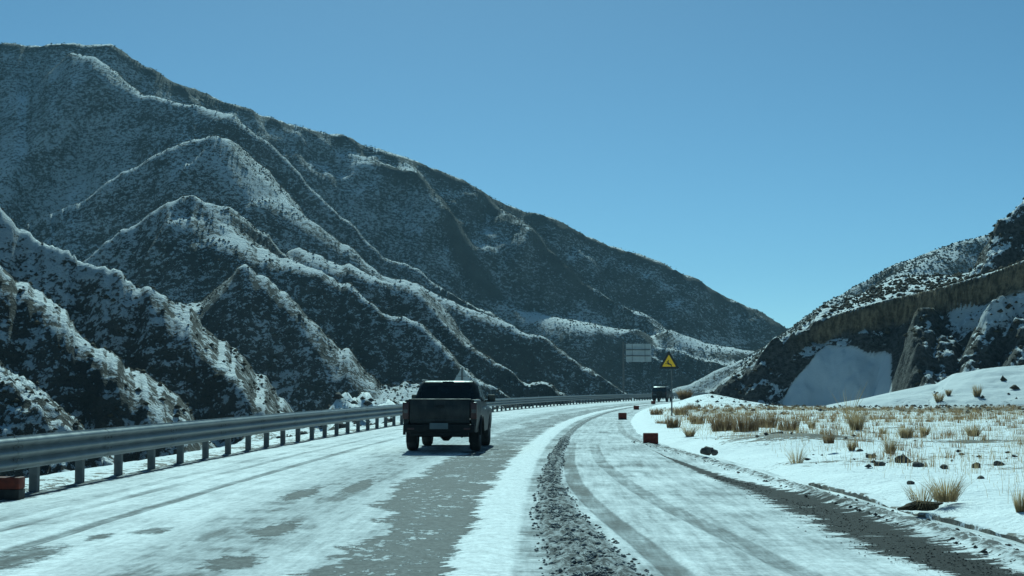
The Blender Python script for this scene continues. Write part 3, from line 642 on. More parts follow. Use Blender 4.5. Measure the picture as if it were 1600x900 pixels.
def pickup(loc, rz):
    T_ = empty('pickup_truck', loc, rz)
    tag(T_, 'dusty black double-cab pickup truck driving ahead on the snowy road', 'pickup truck')
    P_, BP = M['pickup_paint'], M['black_plastic']; ax = (1.12, 4.30)
    ys = [0.10, 0.30, 0.62, 0.66, 0.74, 0.86, 1.0, 1.12, 1.24, 1.38, 1.50, 1.58, 1.62, 1.74]
    for sd_ in (-1, 1):                      # bed sides: hollow panels, wheel arch cut in
        m = MB(); secs = []
        for y in ys:
            z0 = arch(y, ax, 0.475, 0.50, 0.39); hw = 0.935 + 0.03 * math.exp(-((y - 1.12) / 0.5) ** 2); k = 0.985 if y < 0.2 else 1.0
            prof = [(hw * 0.97 * k, z0), (hw * k, max(z0 + 0.03, 0.80)), (hw * k, max(z0 + 0.04, 0.98)), (hw * 0.985 * k, 1.14), (hw * 0.955 * k, 1.28), (hw * 0.92 * k, 1.315), (hw * 0.83, 1.315), (hw * 0.82, 1.29), (hw * 0.82, max(z0, 0.8) if z0 < 0.9 else z0)]
            secs.append([(sd_ * x, y, z) for x, z in prof])
        m.loft(secs).build('bed_side', P_, T_, True, 28)
        f = MB(); fs = []
        for k in range(13):                  # flared arch trim
            a = math.pi * (0.02 + 0.96 * k / 12); cy, cz = 1.12 + 0.49 * math.cos(a), 0.39 + 0.49 * math.sin(a)
            oy, oz = 1.12 + 0.545 * math.cos(a), 0.39 + 0.545 * math.sin(a)
            fs.append([(sd_ * 0.93, cy, cz), (sd_ * 1.0, cy, cz), (sd_ * 1.0, (cy + oy) / 2, (cz + oz) / 2), (sd_ * 0.955, oy, oz), (sd_ * 0.93, oy, oz)])
        f.loft(fs).build('wheel_arch_trim', BP, T_, True, 40)
    MB().box((0, 0.95, 0.80), (1.5, 1.62, 0.05)).build('bed_floor', BP, T_)
    # tailgate with pressed panel, handle and emblem field
    tg = MB(); tg.box((0, 0.075, 1.02), (1.50, 0.07, 0.59), 0.02)
    tg.box((0, 0.095, 1.322), (1.56, 0.14, 0.03), 0.012)
    TG = tg.build('tailgate', P_, T_, True, 40)
    MB().box((0, 0.038, 1.03), (1.02, 0.02, 0.30), 0.009).box((0, 0.036, 0.80), (1.30, 0.02, 0.055), 0.009).build('pressed_panel', P_, TG, True, 40)
    MB().box((0, 0.026, 1.145), (0.24, 0.016, 0.065), 0.007).build('handle', BP, TG, True, 40)
    for sd_ in (-1, 1):
        m = MB(); m.box((sd_ * 0.855, 0.070, 1.045), (0.16, 0.10, 0.42), 0.025); L = m.build('tail_light', M['red_lens'], T_, True, 40)
        MB().box((sd_ * 0.855, 0.022, 1.03), (0.11, 0.012, 0.09), 0.005).build('reversing_lamp', M['clear_lens'], L, True, 40)
    MB().box((0, -0.02, 0.61), (1.80, 0.22, 0.20), 0.05).box((0, 0.02, 0.47), (1.46, 0.16, 0.12), 0.035).build('rear_bumper', BP, T_, True, 40)
    MB().box((0, -0.139, 0.665), (0.46, 0.018, 0.15), 0.006).build('number_plate', M['plate'], T_, True, 40)
    for sd_ in (-1, 1): MB().box((sd_ * 0.70, -0.137, 0.60), (0.16, 0.014, 0.045), 0.005).build('reflector', M['red_lens'], T_, True, 40)
    # front body under the cab and the bonnet
    secs = []
    for y in [1.78, 2.2, 2.8, 3.4, 3.72, 3.80, 3.90, 4.02, 4.15, 4.30, 4.45, 4.58, 4.70, 4.80, 4.88, 5.10, 5.24, 5.30]:
        z0 = arch(y, ax, 0.475, 0.42, 0.39); zt = 1.16 if y < 3.6 else 1.16 - 0.05 * (y - 3.6) - (0.22 if y > 5.2 else 0)
        secs.append(ring(0.94 - (0.10 if y > 5.2 else 0) + 0.02 * math.exp(-((y - 4.3) / 0.4) ** 2), z0, max(zt, z0 + 0.16), y, belt=max(0.98, z0 + 0.04)))
    MB().loft(secs).build('body', P_, T_, True, 30)
    MB().box((0, 5.30, 0.66), (1.74, 0.24, 0.30), 0.07).build('front_bumper', BP, T_, True, 40)
    # cab
    cab = [(1.78, 3.95, 0.90, 1.12), (1.80, 3.72, 0.885, 1.24), (1.90, 3.42, 0.83, 1.46), (2.02, 3.14, 0.755, 1.68), (2.055, 3.06, 0.725, 1.745), (2.12, 2.98, 0.68, 1.785), (2.34, 2.80, 0.58, 1.802)]
    secs = []
    for y0, y1, hw, z in cab:
        c = 0.10; secs.append([(-hw + c, y0, z), (hw - c, y0, z), (hw, y0 + c, z), (hw, y1 - c, z), (hw - c, y1, z), (-hw + c, y1, z), (-hw, y1 - c, z), (-hw, y0 + c, z)])
    C_ = MB().loft(secs).build('cab', P_, T_, True, 40)
    def quad(name, pts, mat, off, par): MB().prism(pts, off).build(name, mat, par)
    quad('rear_window', [(-0.735, 1.812, 1.265), (0.735, 1.812, 1.265), (0.655, 2.008, 1.665), (-0.655, 2.008, 1.665)], M['tinted_glass'], (0, -0.018, 0.004), C_)
    quad('windscreen', [(-0.77, 3.70, 1.25), (0.77, 3.70, 1.25), (0.66, 3.14, 1.67), (-0.66, 3.14, 1.67)], M['tinted_glass'], (0, 0.016, 0.01), C_)
    for sd_ in (-1, 1):
        quad('side_window', [(sd_ * 0.882, 2.00, 1.255), (sd_ * 0.882, 2.72, 1.255), (sd_ * 0.766, 2.72, 1.655), (sd_ * 0.766, 2.20, 1.655)], M['tinted_glass'], (sd_ * 0.012, 0, 0.004), C_)
        quad('side_window', [(sd_ * 0.882, 2.80, 1.255), (sd_ * 0.882, 3.50, 1.255), (sd_ * 0.766, 3.06, 1.655), (sd_ * 0.766, 2.80, 1.655)], M['tinted_glass'], (sd_ * 0.012, 0, 0.004), C_)
        mr = MB().box((sd_ * 1.05, 3.46, 1.33), (0.21, 0.12, 0.20), 0.035).box((sd_ * 0.93, 3.50, 1.26), (0.12, 0.06, 0.05), 0.01).build('door_mirror', BP, T_, True, 40)
        MB().box((sd_ * 1.055, 3.395, 1.335), (0.165, 0.008, 0.15), 0.003).build('mirror_glass', M['tinted_glass'], mr)
        MB().box((sd_ * 0.66, 2.42, 1.815), (0.035, 1.0, 0.03), 0.01).build('roof_rail', M['chrome'], C_, True, 40)
        MB().box((sd_ * 0.945, 2.55, 1.06), (0.02, 0.20, 0.035), 0.008).build('door_handle', M['chrome'], T_, True, 40)
        MB().box((sd_ * 0.80, 0.62, 0.40), (0.24, 0.012, 0.34), 0.004).build('mud_flap', BP, T_)
    MB().box((0, 2.10, 1.778), (0.30, 0.03, 0.022), 0.006).build('brake_lamp', M['red_lens'], C_)
    # underside
    MB().cyl((-0.7, 1.12, 0.40), (0.7, 1.12, 0.40), 0.05).lathe([(0.05, -0.16), (0.15, -0.06), (0.15, 0.06), (0.05, 0.16)], (0.05, 1.12, 0.40), n=14).build('rear_axle', BP, T_, True, 40)
    for sd_ in (-1, 1): MB().box((sd_ * 0.42, 2.6, 0.52), (0.09, 5.0, 0.14)).build('chassis_rail', BP, T_)
    MB().cyl((0.55, 0.12, 0.40), (0.55, 1.0, 0.42), 0.032).build('exhaust_pipe', BP, T_, True, 40)
    for sd_ in (-1, 1):
        wheel(T_, (sd_ * 0.81, ax[0], 0.39)); wheel(T_, (sd_ * 0.81, ax[1], 0.39))
    return T_
pt = on(694, 704.5)                       # midway between the rear tyres on the road
ps, ptt = st(pt[0], pt[1]); hd = float(heading(ps)) + 0.005
pl = np.array([pt[0] - 1.12 * math.sin(hd), pt[1] - 1.12 * math.cos(hd), 0.004])
pickup(tuple(pl), -hd)

def suv(loc, rz):
    T_ = empty('off_road_car', loc, rz)
    tag(T_, 'dark boxy off-road car far ahead where the road bends right', 'car')
    P_, BP, ax = M['suv_paint'], M['black_plastic'], (0.95, 3.75)
    ys = [0.05, 0.12, 0.42, 0.50, 0.62, 0.78, 0.95, 1.12, 1.28, 1.40, 1.48, 2.0, 2.7, 3.22, 3.30, 3.42, 3.58, 3.75, 3.92, 4.08, 4.20, 4.28, 4.55, 4.62]
    secs = []
    for y in ys:
        z0 = arch(y, ax, 0.46, 0.50, 0.40); zt = 1.16 if y < 3.2 else 1.12 - (0.12 if y > 4.5 else 0)
        secs.append(ring(0.90 - (0.06 if y > 4.5 or y < 0.1 else 0), z0, max(zt, z0 + 0.15), y, belt=max(0.95, z0 + 0.04)))
    MB().loft(secs).build('body', P_, T_, True, 30)
    secs = []
    for y0, y1, hw, z in [(0.06, 3.3, 0.88, 1.12), (0.09, 3.1, 0.87, 1.25), (0.16, 2.85, 0.80, 1.62), (0.22, 2.72, 0.77, 1.76), (0.34, 2.55, 0.70, 1.82)]:
        c = 0.07; secs.append([(-hw + c, y0, z), (hw - c, y0, z), (hw, y0 + c, z), (hw, y1 - c, z), (hw - c, y1, z), (-hw + c, y1, z), (-hw, y1 - c, z), (-hw, y0 + c, z)])
    C_ = MB().loft(secs).build('cabin', P_, T_, True, 40)
    MB().prism([(-0.74, 0.082, 1.26), (0.74, 0.082, 1.26), (0.68, 0.152, 1.66), (-0.68, 0.152, 1.66)], (0, -0.014, 0)).build('rear_window', M['tinted_glass'], C_)
    for sd_ in (-1, 1):
        MB().prism([(sd_ * 0.868, 0.35, 1.27), (sd_ * 0.868, 2.7, 1.27), (sd_ * 0.80, 2.6, 1.62), (sd_ * 0.80, 0.42, 1.62)], (sd_ * 0.012, 0, 0.003)).build('side_window', M['tinted_glass'], C_)
        MB().box((sd_ * 0.79, 0.045, 1.0), (0.13, 0.06, 0.26), 0.015).build('tail_light', M['red_lens'], T_, True, 40)
        MB().box((sd_ * 0.99, 2.85, 1.28), (0.18, 0.10, 0.17), 0.03).build('door_mirror', BP, T_, True, 40)
        MB().box((sd_ * 0.68, 1.4, 1.855), (0.04, 1.9, 0.05), 0.012).build('roof_rail', M['chrome'], C_, True, 40)
        for a in ax: wheel(T_, (sd_ * 0.76, a, 0.40), 0.40, 0.26)
    MB().box((0, -0.02, 0.58), (1.72, 0.20, 0.22), 0.05).build('rear_bumper', BP, T_, True, 40)
    sw = MB().lathe([(0.02, -0.12), (0.30, -0.12), (0.36, -0.05), (0.36, 0.08), (0.30, 0.14), (0.02, 0.14)], (0, 0, 0), n=20).build('spare_wheel', M['tyre'], T_, True, 40)
    sw.location = (0.05, -0.09, 0.98); sw.rotation_euler = (0, 0, math.pi / 2)
    MB().box((-0.55, 0.03, 0.86), (0.40, 0.02, 0.13), 0.004).build('number_plate', M['plate'], T_, True, 40)
    MB().box((0, 2.3, 0.50), (0.9, 4.2, 0.10)).build('chassis', BP, T_)
c = on(1030, 628.0); cs, ct = st(c[0], c[1]); p = road(cs, ct, 0.004); suv(tuple(p), -float(heading(cs)) - 0.05)

# ------------------------------------------------------------------ signs
def tri(cx, cz, a, y, rnd=0.0):           # an equilateral triangle with cut corners, upright, facing -Y
    h = a * math.sqrt(3) / 2; P3 = [(cx, cz + h * 2 / 3), (cx + a / 2, cz - h / 3), (cx - a / 2, cz - h / 3)]
    out = []
    for i in range(3):
        p, q, r_ = Vector(P3[i]), Vector(P3[i - 1]), Vector(P3[(i + 1) % 3])
        out += [p + (q - p).normalized() * rnd, p + ((q - p).normalized() + (r_ - p).normalized()) * rnd * 0.45, p + (r_ - p).normalized() * rnd]
    return [(v.x, y, v.y) for v in out]
b = on(1050, 650, 0.22); cz = float(at(1046, 566, b[1])[2])
WS = empty('warning_sign', (b[0], b[1], 0.15), 0.02)
tag(WS, 'yellow triangular wild animal warning sign with leaping deer on thin post', 'road sign')
dx = -0.13
MB().cyl((0, 0.05, -0.1), (0, 0.05, cz - 0.15 + 0.35), 0.038, n=12).build('post', M['galvanised_post'], WS, True, 40)
BD = MB().prism(tri(dx, cz - 0.15 - 0.02, 1.06, 0.0, 0.05), (0, 0.012, 0)).build('sign_plate', M['sign_black'], WS)
MB().prism(tri(dx, cz - 0.15 - 0.02, 0.70, -0.006, 0.03), (0, 0.004, 0)).build('yellow_field', M['sign_yellow'], BD)
deer = [(-0.175, 0.02), (-0.15, 0.055), (-0.115, 0.07), (-0.10, 0.115), (-0.118, 0.17), (-0.10, 0.172), (-0.082, 0.125), (-0.062, 0.17), (-0.045, 0.168), (-0.06, 0.11), (-0.045, 0.075), (-0.03, 0.035), (0.03, 0.01), (0.10, 0.0), (0.145, -0.015), (0.165, 0.0), (0.16, -0.03), (0.175, -0.075), (0.215, -0.115), (0.25, -0.145), (0.235, -0.16), (0.185, -0.13), (0.135, -0.085), (0.08, -0.07), (0.02, -0.065), (-0.03, -0.075), (-0.085, -0.06), (-0.14, -0.055), (-0.19, -0.095), (-0.205, -0.08), (-0.15, -0.028), (-0.085, -0.03), (-0.075, 0.0), (-0.095, 0.028), (-0.13, 0.022)]
# jumping up to the left: body rises towards the head
dr = [(dx + x * math.cos(-0.30) - z * math.sin(-0.30), -0.010, cz - 0.15 - 0.06 + x * math.sin(-0.30) + z * math.cos(-0.30)) for x, z in [(q[0] * 0.92, q[1] * 0.92) for q in deer]]
MB().prism(dr, (0, 0.004, 0)).build('deer_symbol', M['sign_black'], BD)
for zz_ in (-0.12, 0.2): MB().box((0, 0.05, cz - 0.15 + zz_ - 0.05), (0.14, 0.10, 0.035), 0.006).build('clamp', M['galvanised_post'], WS)

c = road(76.0, -0.75); top = at(722, 572.5, c[1])
TB = empty('warning_sign', (float(c[0]), float(c[1]), 0.0), 0.0)
TB.location.x = float(at(722, 600, c[1])[0])
tag(TB, 'grey back of a triangular sign standing behind the guardrail beyond the pickup', 'road sign')
MB().cyl((0, -0.05, -0.6), (0, -0.05, float(top[2]) - 0.08), 0.045, n=12).build('post', M['galvanised_post'], TB, True, 40)
BD = MB().prism(tri(0, float(top[2]) - 0.62, 1.02, 0.0, 0.04), (0, 0.012, 0)).build('sign_plate', M['sign_back'], TB)
for zz_ in (0.55, 0.82): MB().box((0, -0.012, float(top[2]) - zz_), (0.44 if zz_ < 0.7 else 0.66, 0.018, 0.035)).build('stiffener', M['galvanised_post'], BD)

d_ = 178.0; c0, c1 = at(978, 537, d_), at(1018, 565.5, d_); pc = at(974, 560, d_)
BB = empty('gantry_sign', (pc[0], d_, -1.0))
tag(BB, 'large grey rectangular road sign seen from behind on a cantilever pole', 'road sign')
x0, x1, z1, z0 = c0[0] - pc[0], c1[0] - pc[0], c0[2] + 1.0, c1[2] + 1.0; hh = (z1 - z0) / 3
MB().cyl((0, 0, -0.5), (0, 0, z1 + 0.25), 0.15, 0.12, 16).build('pole', M['galvanised_post'], BB, True, 40)
for k in range(3):
    MB().box(((x0 + x1) / 2, 0.12, z0 + hh * (k + 0.5)), (x1 - x0, 0.03, hh - 0.03), 0.008).build('panel', M['sign_back'], BB)
for k in (1, 2):
    MB().cyl((0, -0.02, z0 + hh * k), (x1 - 0.1, -0.02, z0 + hh * k), 0.07, 0.06, 10).build('arm', M['galvanised_post'], BB, True, 40)
for k in (0.25, 0.75): MB().box((x0 + (x1 - x0) * k, 0.08, (z0 + z1) / 2), (0.06, 0.05, z1 - z0 - 0.1)).build('stiffener', M['galvanised_post'], BB)

# ------------------------------------------------------------------ red and black marker blocks
def block(px, py, wd, hg, label, rz=0.0, z=0.0, dark=0.35):
    c = on(px, py, z); o = empty('marker_block', (c[0], c[1] + 0.14, z - 0.02), rz)
    tag(o, label, 'marker block', 'red marker blocks along the road edge')
    MB().box((0, 0, 0.02 + hg * dark / 2), (wd, 0.26, hg * dark), 0.012).build('black_base', M['black_paint'], o, True, 40)
    MB().box((0, 0, 0.02 + hg * dark + hg * (1 - dark) / 2), (wd, 0.26, hg * (1 - dark) - 0.002), 0.025).build('red_top', M['red_paint'], o, True, 40)
    return o
block(1017.5, 695.5, 0.43, 0.34, 'nearest red marker block on the right edge of the road', -0.1, 0.0, 0.12)
block(973, 656, 0.42, 0.36, 'second red marker block from the camera on the right road edge', -0.15, 0.0, 0.2)
block(994.5, 640.5, 0.40, 0.32, 'small dark red marker block third along the right road edge', -0.2, 0.0, 0.2)
block(1021, 631.5, 0.44, 0.34, 'farthest red marker block just in front of the dark off-road car', -0.2, 0.0, 0.2)
c = road(19.2, 0.05); o = block(6, 781, 0.42, 0.32, 'red and black marker block at the foot of the guardrail on the far left', 0.0, 0.0, 0.45)

# ------------------------------------------------------------------ kerb on the right
kp = [on(1270, 741, 0.2), on(1292, 746, 0.2), on(1345, 757, 0.2), on(1400, 772, 0.2), on(1440, 783, 0.2), on(1500, 796, 0.2), on(1600, 819, 0.2), on(1760, 860, 0.2)]
secs = []
rr_ = np.random.default_rng(5)
for i in range(len(kp) - 1):
    for k in np.linspace(0, 1, 9)[:-1]:
        p = kp[i] * (1 - k) + kp[i + 1] * k; n_ = (rr_.random(4) - 0.5) * 0.035; zt = float(ground_z(p[0] + 0.3, p[1])) - 0.02 + 0.03 * math.sin(i * 1.7 + k * 2.2)
        secs.append([(p[0] - 0.10 + n_[0], p[1], zt - 0.45), (p[0] - 0.085 + n_[1], p[1], zt - 0.02 + n_[2] * 0.6), (p[0] - 0.06, p[1], zt + n_[3] * 0.4), (p[0] + 0.12, p[1], zt - 0.005 + n_[2] * 0.4), (p[0] + 0.15, p[1], zt - 0.45)])
tag(MB().loft(secs).build('kerb', M['concrete'], None, True, 40), 'weathered concrete kerb edge half buried in roadside snow', kind='structure')

# ------------------------------------------------------------------ plants
def blades(C, n, h, spread, seed, wd=0.006, lean=0.0, droop=0.3, rad=0.1):
    r_ = np.random.default_rng(seed); V = []; Fc = []
    for i in range(n):
        a = r_.random() * 6.283; b0 = rad * math.sqrt(r_.random()); q = spread * (0.25 + 0.75 * r_.random()); L = h * (0.55 + 0.5 * r_.random())
        bx, by = b0 * math.cos(a), b0 * math.sin(a); dx_, dy_ = math.cos(a) * q + lean, math.sin(a) * q; wv = np.array([-math.sin(a + 0.8), math.cos(a + 0.8), 0]) * wd * (0.7 + 0.6 * r_.random())
        k0 = len(V); pts = []
        for j, (fr, ww) in enumerate(((0, 1.0), (0.5, 0.8), (1.0, 0.15))):
            zc = L * fr * (1 - droop * q * fr); p = np.array([bx + dx_ * L * fr * (0.6 + 0.4 * fr), by + dy_ * L * fr * (0.6 + 0.4 * fr), zc - 0.02])
            V += [p + wv * ww, p - wv * ww]
        Fc += [(k0, k0 + 1, k0 + 3, k0 + 2), (k0 + 2, k0 + 3, k0 + 5, k0 + 4)]
    return np.array(V) + np.array(C), Fc
def tuft(px, py, wpx, hpx, label, seed, dens=1.0, mat='dry_grass', name='grass_tuft', cat='grass tuft', z=None, Yd=None, spread=None):
    if Yd: c = at(px, py, Yd)
    else:
        c = on(px, py, 0.3)
        for _ in range(4): c = on(px, py, float(ground_z(c[0], c[1])))
    k = c[1] / F; h = hpx * k; W = wpx * k
    n = int(min(700, max(60, 260 * dens)))
    wd = max(0.004, 0.30 * k)
    T_ = empty(name, (float(c[0]), float(c[1]), float(c[2]) - 0.02)); tag(T_, label, cat, 'dry grass tufts on the snowy verge')
    for i, (frac, sp, hh_) in enumerate(((0.72, spread or 0.5 * W / h, 1.0), (0.28, (spread or 0.5 * W / h) * 1.5, 0.55))):
        V, Fc = blades((0, 0, 0), int(n * frac), h * hh_, sp * (0.55 if mat == 'dry_shrub' else 1), seed * 7 + i, wd, 0.0, 0.25, W * (0.42 if mat == 'dry_shrub' else 0.2))
        link('blades' if i == 0 else 'outer_blades', np_mesh('blades', V, Fc), M[mat], T_)
    return T_
TU = [
    (1130, 672, 42, 34, 'broad brown grass clump at the left end of the roadside thicket', 1.9, 'dry_shrub'),
    (1165, 674, 46, 36, 'tall dense brown grass clump in the middle of the roadside thicket', 2.2, 'dry_shrub'),
    (1198, 668, 36, 28, 'brown grass clump right of centre in the roadside thicket', 1.7, 'dry_shrub'),
    (1233, 673, 34, 28, 'reddish grass clump closing the thicket on its right end', 1.5, 'dry_shrub'),
    (1090, 662, 24, 20, 'brown grass clump just left of the roadside thicket', 1.0, 'dry_shrub'),
    (1052, 667, 24, 22, 'grass clump growing around the foot of the yellow sign post', 1.2, 'dry_shrub'),
    (1026, 648, 22, 14, 'scrubby brown clump just left of the yellow sign post', 1.0, 'dry_shrub'),
    (1064, 648, 24, 16, 'scrubby brown clump just right of the yellow sign post', 1.1, 'dry_shrub'),
    (1082, 640, 18, 13, 'small scrubby clump on the bank behind the yellow sign', 0.8, 'dry_shrub'),
    (1036, 662, 26, 10, 'low grass mat in front of the yellow sign post', 0.9, 'dry_shrub'),
    (1078, 680, 30, 20, 'low straggly grass clump right of the nearest red marker block', 0.7, 'dry_grass'),
    (1338, 672, 40, 40, 'spiky straw tuft with pale stems left of the bushy straw clump', 1.3, 'dry_grass'),
    (1295, 690, 18, 16, 'small flat-topped brown tuft above the bare earth mound', 1.0, 'dry_shrub'),
    (1268, 669, 18, 18, 'thin grey tuft between thicket and spiky straw tuft', 0.6, 'dry_grass'),
    (1380, 678, 16, 14, 'little thin tuft between the two larger straw clumps', 0.6, 'dry_grass'),
    (1416, 684, 34, 26, 'bushy straw clump standing in the middle of the snowy field', 1.5, 'dry_grass'),
    (1445, 680, 22, 20, 'pale straw tuft touching the bushy clump on its right', 0.9, 'dry_grass'),
    (1521, 681, 34, 22, 'fan shaped straw tuft alone on the right of the field', 1.2, 'dry_grass'),
    (1391, 706, 30, 28, 'loose upright straw clump behind the scattered dark stones', 0.9, 'dry_grass'),
    (1331, 702, 22, 24, 'thin upright straw tuft left of the stone scatter', 0.6, 'dry_grass'),
    (1498, 655, 16, 8, 'low dark cushion tuft below the lit snow slope', 1.2, 'dry_shrub'),
    (1478, 779, 80, 48, 'wide sparse clump of long stalks above the kerb sod', 1.1, 'dry_grass'),
    (1594, 800, 26, 46, 'tall stalks at the right frame edge above the kerb', 0.5, 'dry_grass'),
    (1245, 722, 44, 32, 'leaning pale stalks on the slope below the earth mound', 0.4, 'dry_grass'),
]
for i, (px, py, wp, hp, lab, dn, mt) in enumerate(TU): tuft(px, py, wp, hp, lab, 100 + i, dn, mt)
def fan_at(px, py):                       # a point on the lit snow fan of the cut seen at this pixel
    for Yd in np.arange(80, 128, 0.25):
        p = at(px, py, Yd)
        if float(cut_z(np.array([p[0]]), np.array([p[1]]))[0][0]) >= p[2]: return Yd
    return 112.0
for px, py, wp, hp, lab in [(1527, 620, 20, 22, 'upright straw tuft on the bright snow fan below the cut'), (1467, 628, 22, 18, 'brownish tuft on the lower left of the bright snow fan'), (1482, 618, 12, 12, 'tiny tuft between the two larger tufts on the snow fan')]:
    tuft(px, py, wp, hp, lab, int(px), 0.8, 'dry_grass', Yd=fan_at(px, py))
# the round bush by the end of the cut
c = at(1070, 626, 108.0); V, Fc = blades((0, 0, 0), 520, 1.05, 0.55, 9, 0.014, 0, 0.5, 0.40)
o = empty('bush', (float(c[0]), float(c[1]), float(ground_z(c[0], c[1])) - 0.03)); tag(o, 'round brown bush beside the road near the foot of the cut', 'bush')
link('twigs', np_mesh('twigs', V, Fc), M['dry_shrub'], o); V, Fc = blades((0, 0, 0), 160, 0.6, 1.3, 19, 0.012, 0, 0.6, 0.3); link('outer_twigs', np_mesh('outer_twigs', V, Fc), M['dry_shrub'], o)
# bare branching shrub against the shaded drift
c = on(1325, 662, 0.3)
V, Fc = blades((0, 0, 0), 16, 1.75, 0.6, 23, 0.012, 0, 0.1, 0.15); o = empty('bare_shrub', (float(c[0]), float(c[1]), float(ground_z(c[0], c[1])) - 0.03)); tag(o, 'leafless shrub with few long bare branches in front of the shaded drift', 'shrub'); link('branches', np_mesh('branches', V, Fc), M['dry_grass'], o)

# thin stalks poking through the snow everywhere on the field
r = np.random.default_rng(77); V = []; Q = []; k = 0
def stalk_batch(xs, ys, hs, wds, name, label, seed, mat='dry_grass'):
    r_ = np.random.default_rng(seed); n = len(xs); zs = ground_z(xs, ys) - 0.01
    a = r_.random(n) * 6.283; le = 0.35 * r_.random(n); ex, ey = np.cos(a) * le * hs, np.sin(a) * le * hs
    base = np.stack([xs, ys, zs], -1); tip = base + np.stack([ex, ey, hs], -1); mid = base + np.stack([ex * 0.3, ey * 0.3, hs * 0.55], -1)
    wv = np.stack([wds, wds * 0.3, 0 * wds], -1)
    Vv = np.stack([base - wv, base + wv, mid - wv * 0.8, mid + wv * 0.8, tip - wv * 0.2, tip + wv * 0.2], 1).reshape(-1, 3)
    i = np.arange(n) * 6; Fq = np.concatenate([np.stack([i, i + 1, i + 3, i + 2], 1), np.stack([i + 2, i + 3, i + 5, i + 4], 1)])
    tag(link(name, np_mesh(name, Vv, Fq), M[mat]), label, 'grass', kind='stuff')
N_ = 100000; yy = 17 + (88 - 17) * r.random(N_) ** 1.5; xx = 4 + 42 * r.random(N_)
s_, t_ = st(xx, yy); o_ = t_ - edge_r(s_); den = ss(1.0, 2.6, o_) * (0.25 + 0.75 * ss(-0.1, 0.35, fbm(xx / 1.6, yy / 1.6, 3, 66)))
k = (r.random(N_) < den) & (xx < yy * 0.40)
stalk_batch(xx[k], yy[k], 0.04 + 0.26 * r.random(k.sum()) ** 2.2, 0.0016 + 0.00006 * yy[k], 'dry_stalks', 'thin dry grass stalks poking through the snowy field', 5)
cx_, cy_ = 6 + 34 * r.random(900), 22 + 70 * r.random(900); s_, t_ = st(cx_, cy_); k = (t_ - edge_r(s_) > 2.5) & (cx_ < 0.40 * cy_); cx_, cy_ = np.repeat(cx_[k], 22), np.repeat(cy_[k], 22)
xx, yy = cx_ + r.normal(0, 0.09, len(cx_)), cy_ + r.normal(0, 0.09, len(cx_))
stalk_batch(xx, yy, 0.06 + 0.20 * r.random(len(xx)), 0.0025 + 0.00010 * yy, 'low_grass', 'low withered grass patches dotted over the snowy field', 6, 'dry_shrub')
# ------------------------------------------------------------------ stones
def stone(px, py, wpx, hpx, label, seed, name='stone', z=None, grp='dark stones lying in the snowy field'):
    c = on(px, py, 0.25)
    for _ in range(4): c = on(px, py, float(ground_z(c[0], c[1])) if z is None else z)
    k = c[1] / F; r_ = np.random.default_rng(seed); bm = bmesh.new(); bmesh.ops.create_icosphere(bm, subdivisions=2, radius=1.0)
    ax_ = [r_.normal(size=3) for _ in range(7)]; ax_ = [a / np.linalg.norm(a) for a in ax_]
    for v in bm.verts:
        q = np.array(v.co)
        for a in ax_:
            d = q @ a
            if d > 0.62: q = q - a * (d - 0.62) * 0.9
        q *= 1 + 0.08 * r_.normal(); v.co = Vector((q[0] * wpx * k * 0.62, q[1] * wpx * k * 0.5, q[2] * hpx * k * 0.8))
    me = bpy.data.meshes.new(name); bm.to_mesh(me); bm.free()
    o = link(name, me, M['dark_stone'], loc=(c[0], c[1], c[2] + hpx * k * 0.18)); tag(o, label, 'stone', grp); return o
for i, (px, py, wp, hp, lab) in enumerate([
    (1411, 723, 24, 12, 'long sloping dark stone at the right end of the stone scatter'), (1434, 729, 20, 8, 'flat dark stone just right of the long sloping one'),
    (1476, 732, 12, 9, 'small humped dark stone in mid field left of the brownish stone'), (1526, 731, 14, 11, 'brownish block shaped stone on the right of the field'),
    (1561, 727, 16, 9, 'wide dark stone at the far right of the field'), (1533, 748, 11, 6, 'small dark stone below the brownish block shaped stone'),
    (1423, 757, 12, 6, 'dark flat stone left of the kerb stalks'), (1375, 728, 16, 8, 'dark stone low in the stone scatter'),
    (1360, 715, 13, 8, 'dark stone in the centre of the stone scatter'), (1343, 706, 10, 6, 'small stone on the upper left of the stone scatter'),
    (1104, 706, 18, 12, 'jagged dark clod in the snow bank beside the road edge'), (1117, 709, 10, 8, 'small clod touching the jagged clod in the snow bank'),
    (1447, 633, 14, 10, 'dark rock at the lower left of the snow fan'), (1408, 632, 14, 9, 'dark rock where the shaded drift meets the field'),
    (1215, 682, 22, 10, 'dark hump of rock on top of the bare earth mound'), (437, 735.5, 5, 3.2, 'small lone stone on the left half of the road')]):
    stone(px, py, wp, hp, lab, 300 + i, grp=('dark stones lying in the snowy field' if px > 500 else None))
# sod overhanging the kerb
c = at(1440, 786, float(on(1440, 783, 0.2)[1]) - 0.12)
bm = bmesh.new(); bmesh.ops.create_icosphere(bm, subdivisions=3, radius=1.0)
for v in bm.verts:
    nn_ = float(fbm(np.array([v.co.x * 2.2 + 5]), np.array([v.co.z * 2.2 + v.co.y]), 3, 7)[0]); v.co *= 1 + 0.35 * nn_
    v.co = Vector((v.co.x * 0.27, v.co.y * 0.16, v.co.z * 0.075 * (1.0 if v.co.z < 0 else 0.45) + (0.06 * v.co.x if v.co.x < 0 else -0.01)))
me = bpy.data.meshes.new('earth_sod'); bm.to_mesh(me); bm.free()
SD = empty('earth_sod', (float(c[0]), float(c[1]), float(c[2]))); tag(SD, 'dark clod of earth with hanging roots on the kerb', 'earth clod')
link('clod', me, M['earth_sod'], SD, True)
V, Fc = blades((0, 0, 0), 70, 0.16, 1.0, 31, 0.003, 0, 0.2, 0.10); V[:, 2] *= -0.7; V[:, 1] -= 0.10; link('roots', np_mesh('roots', V, Fc), M['dry_grass'], SD)
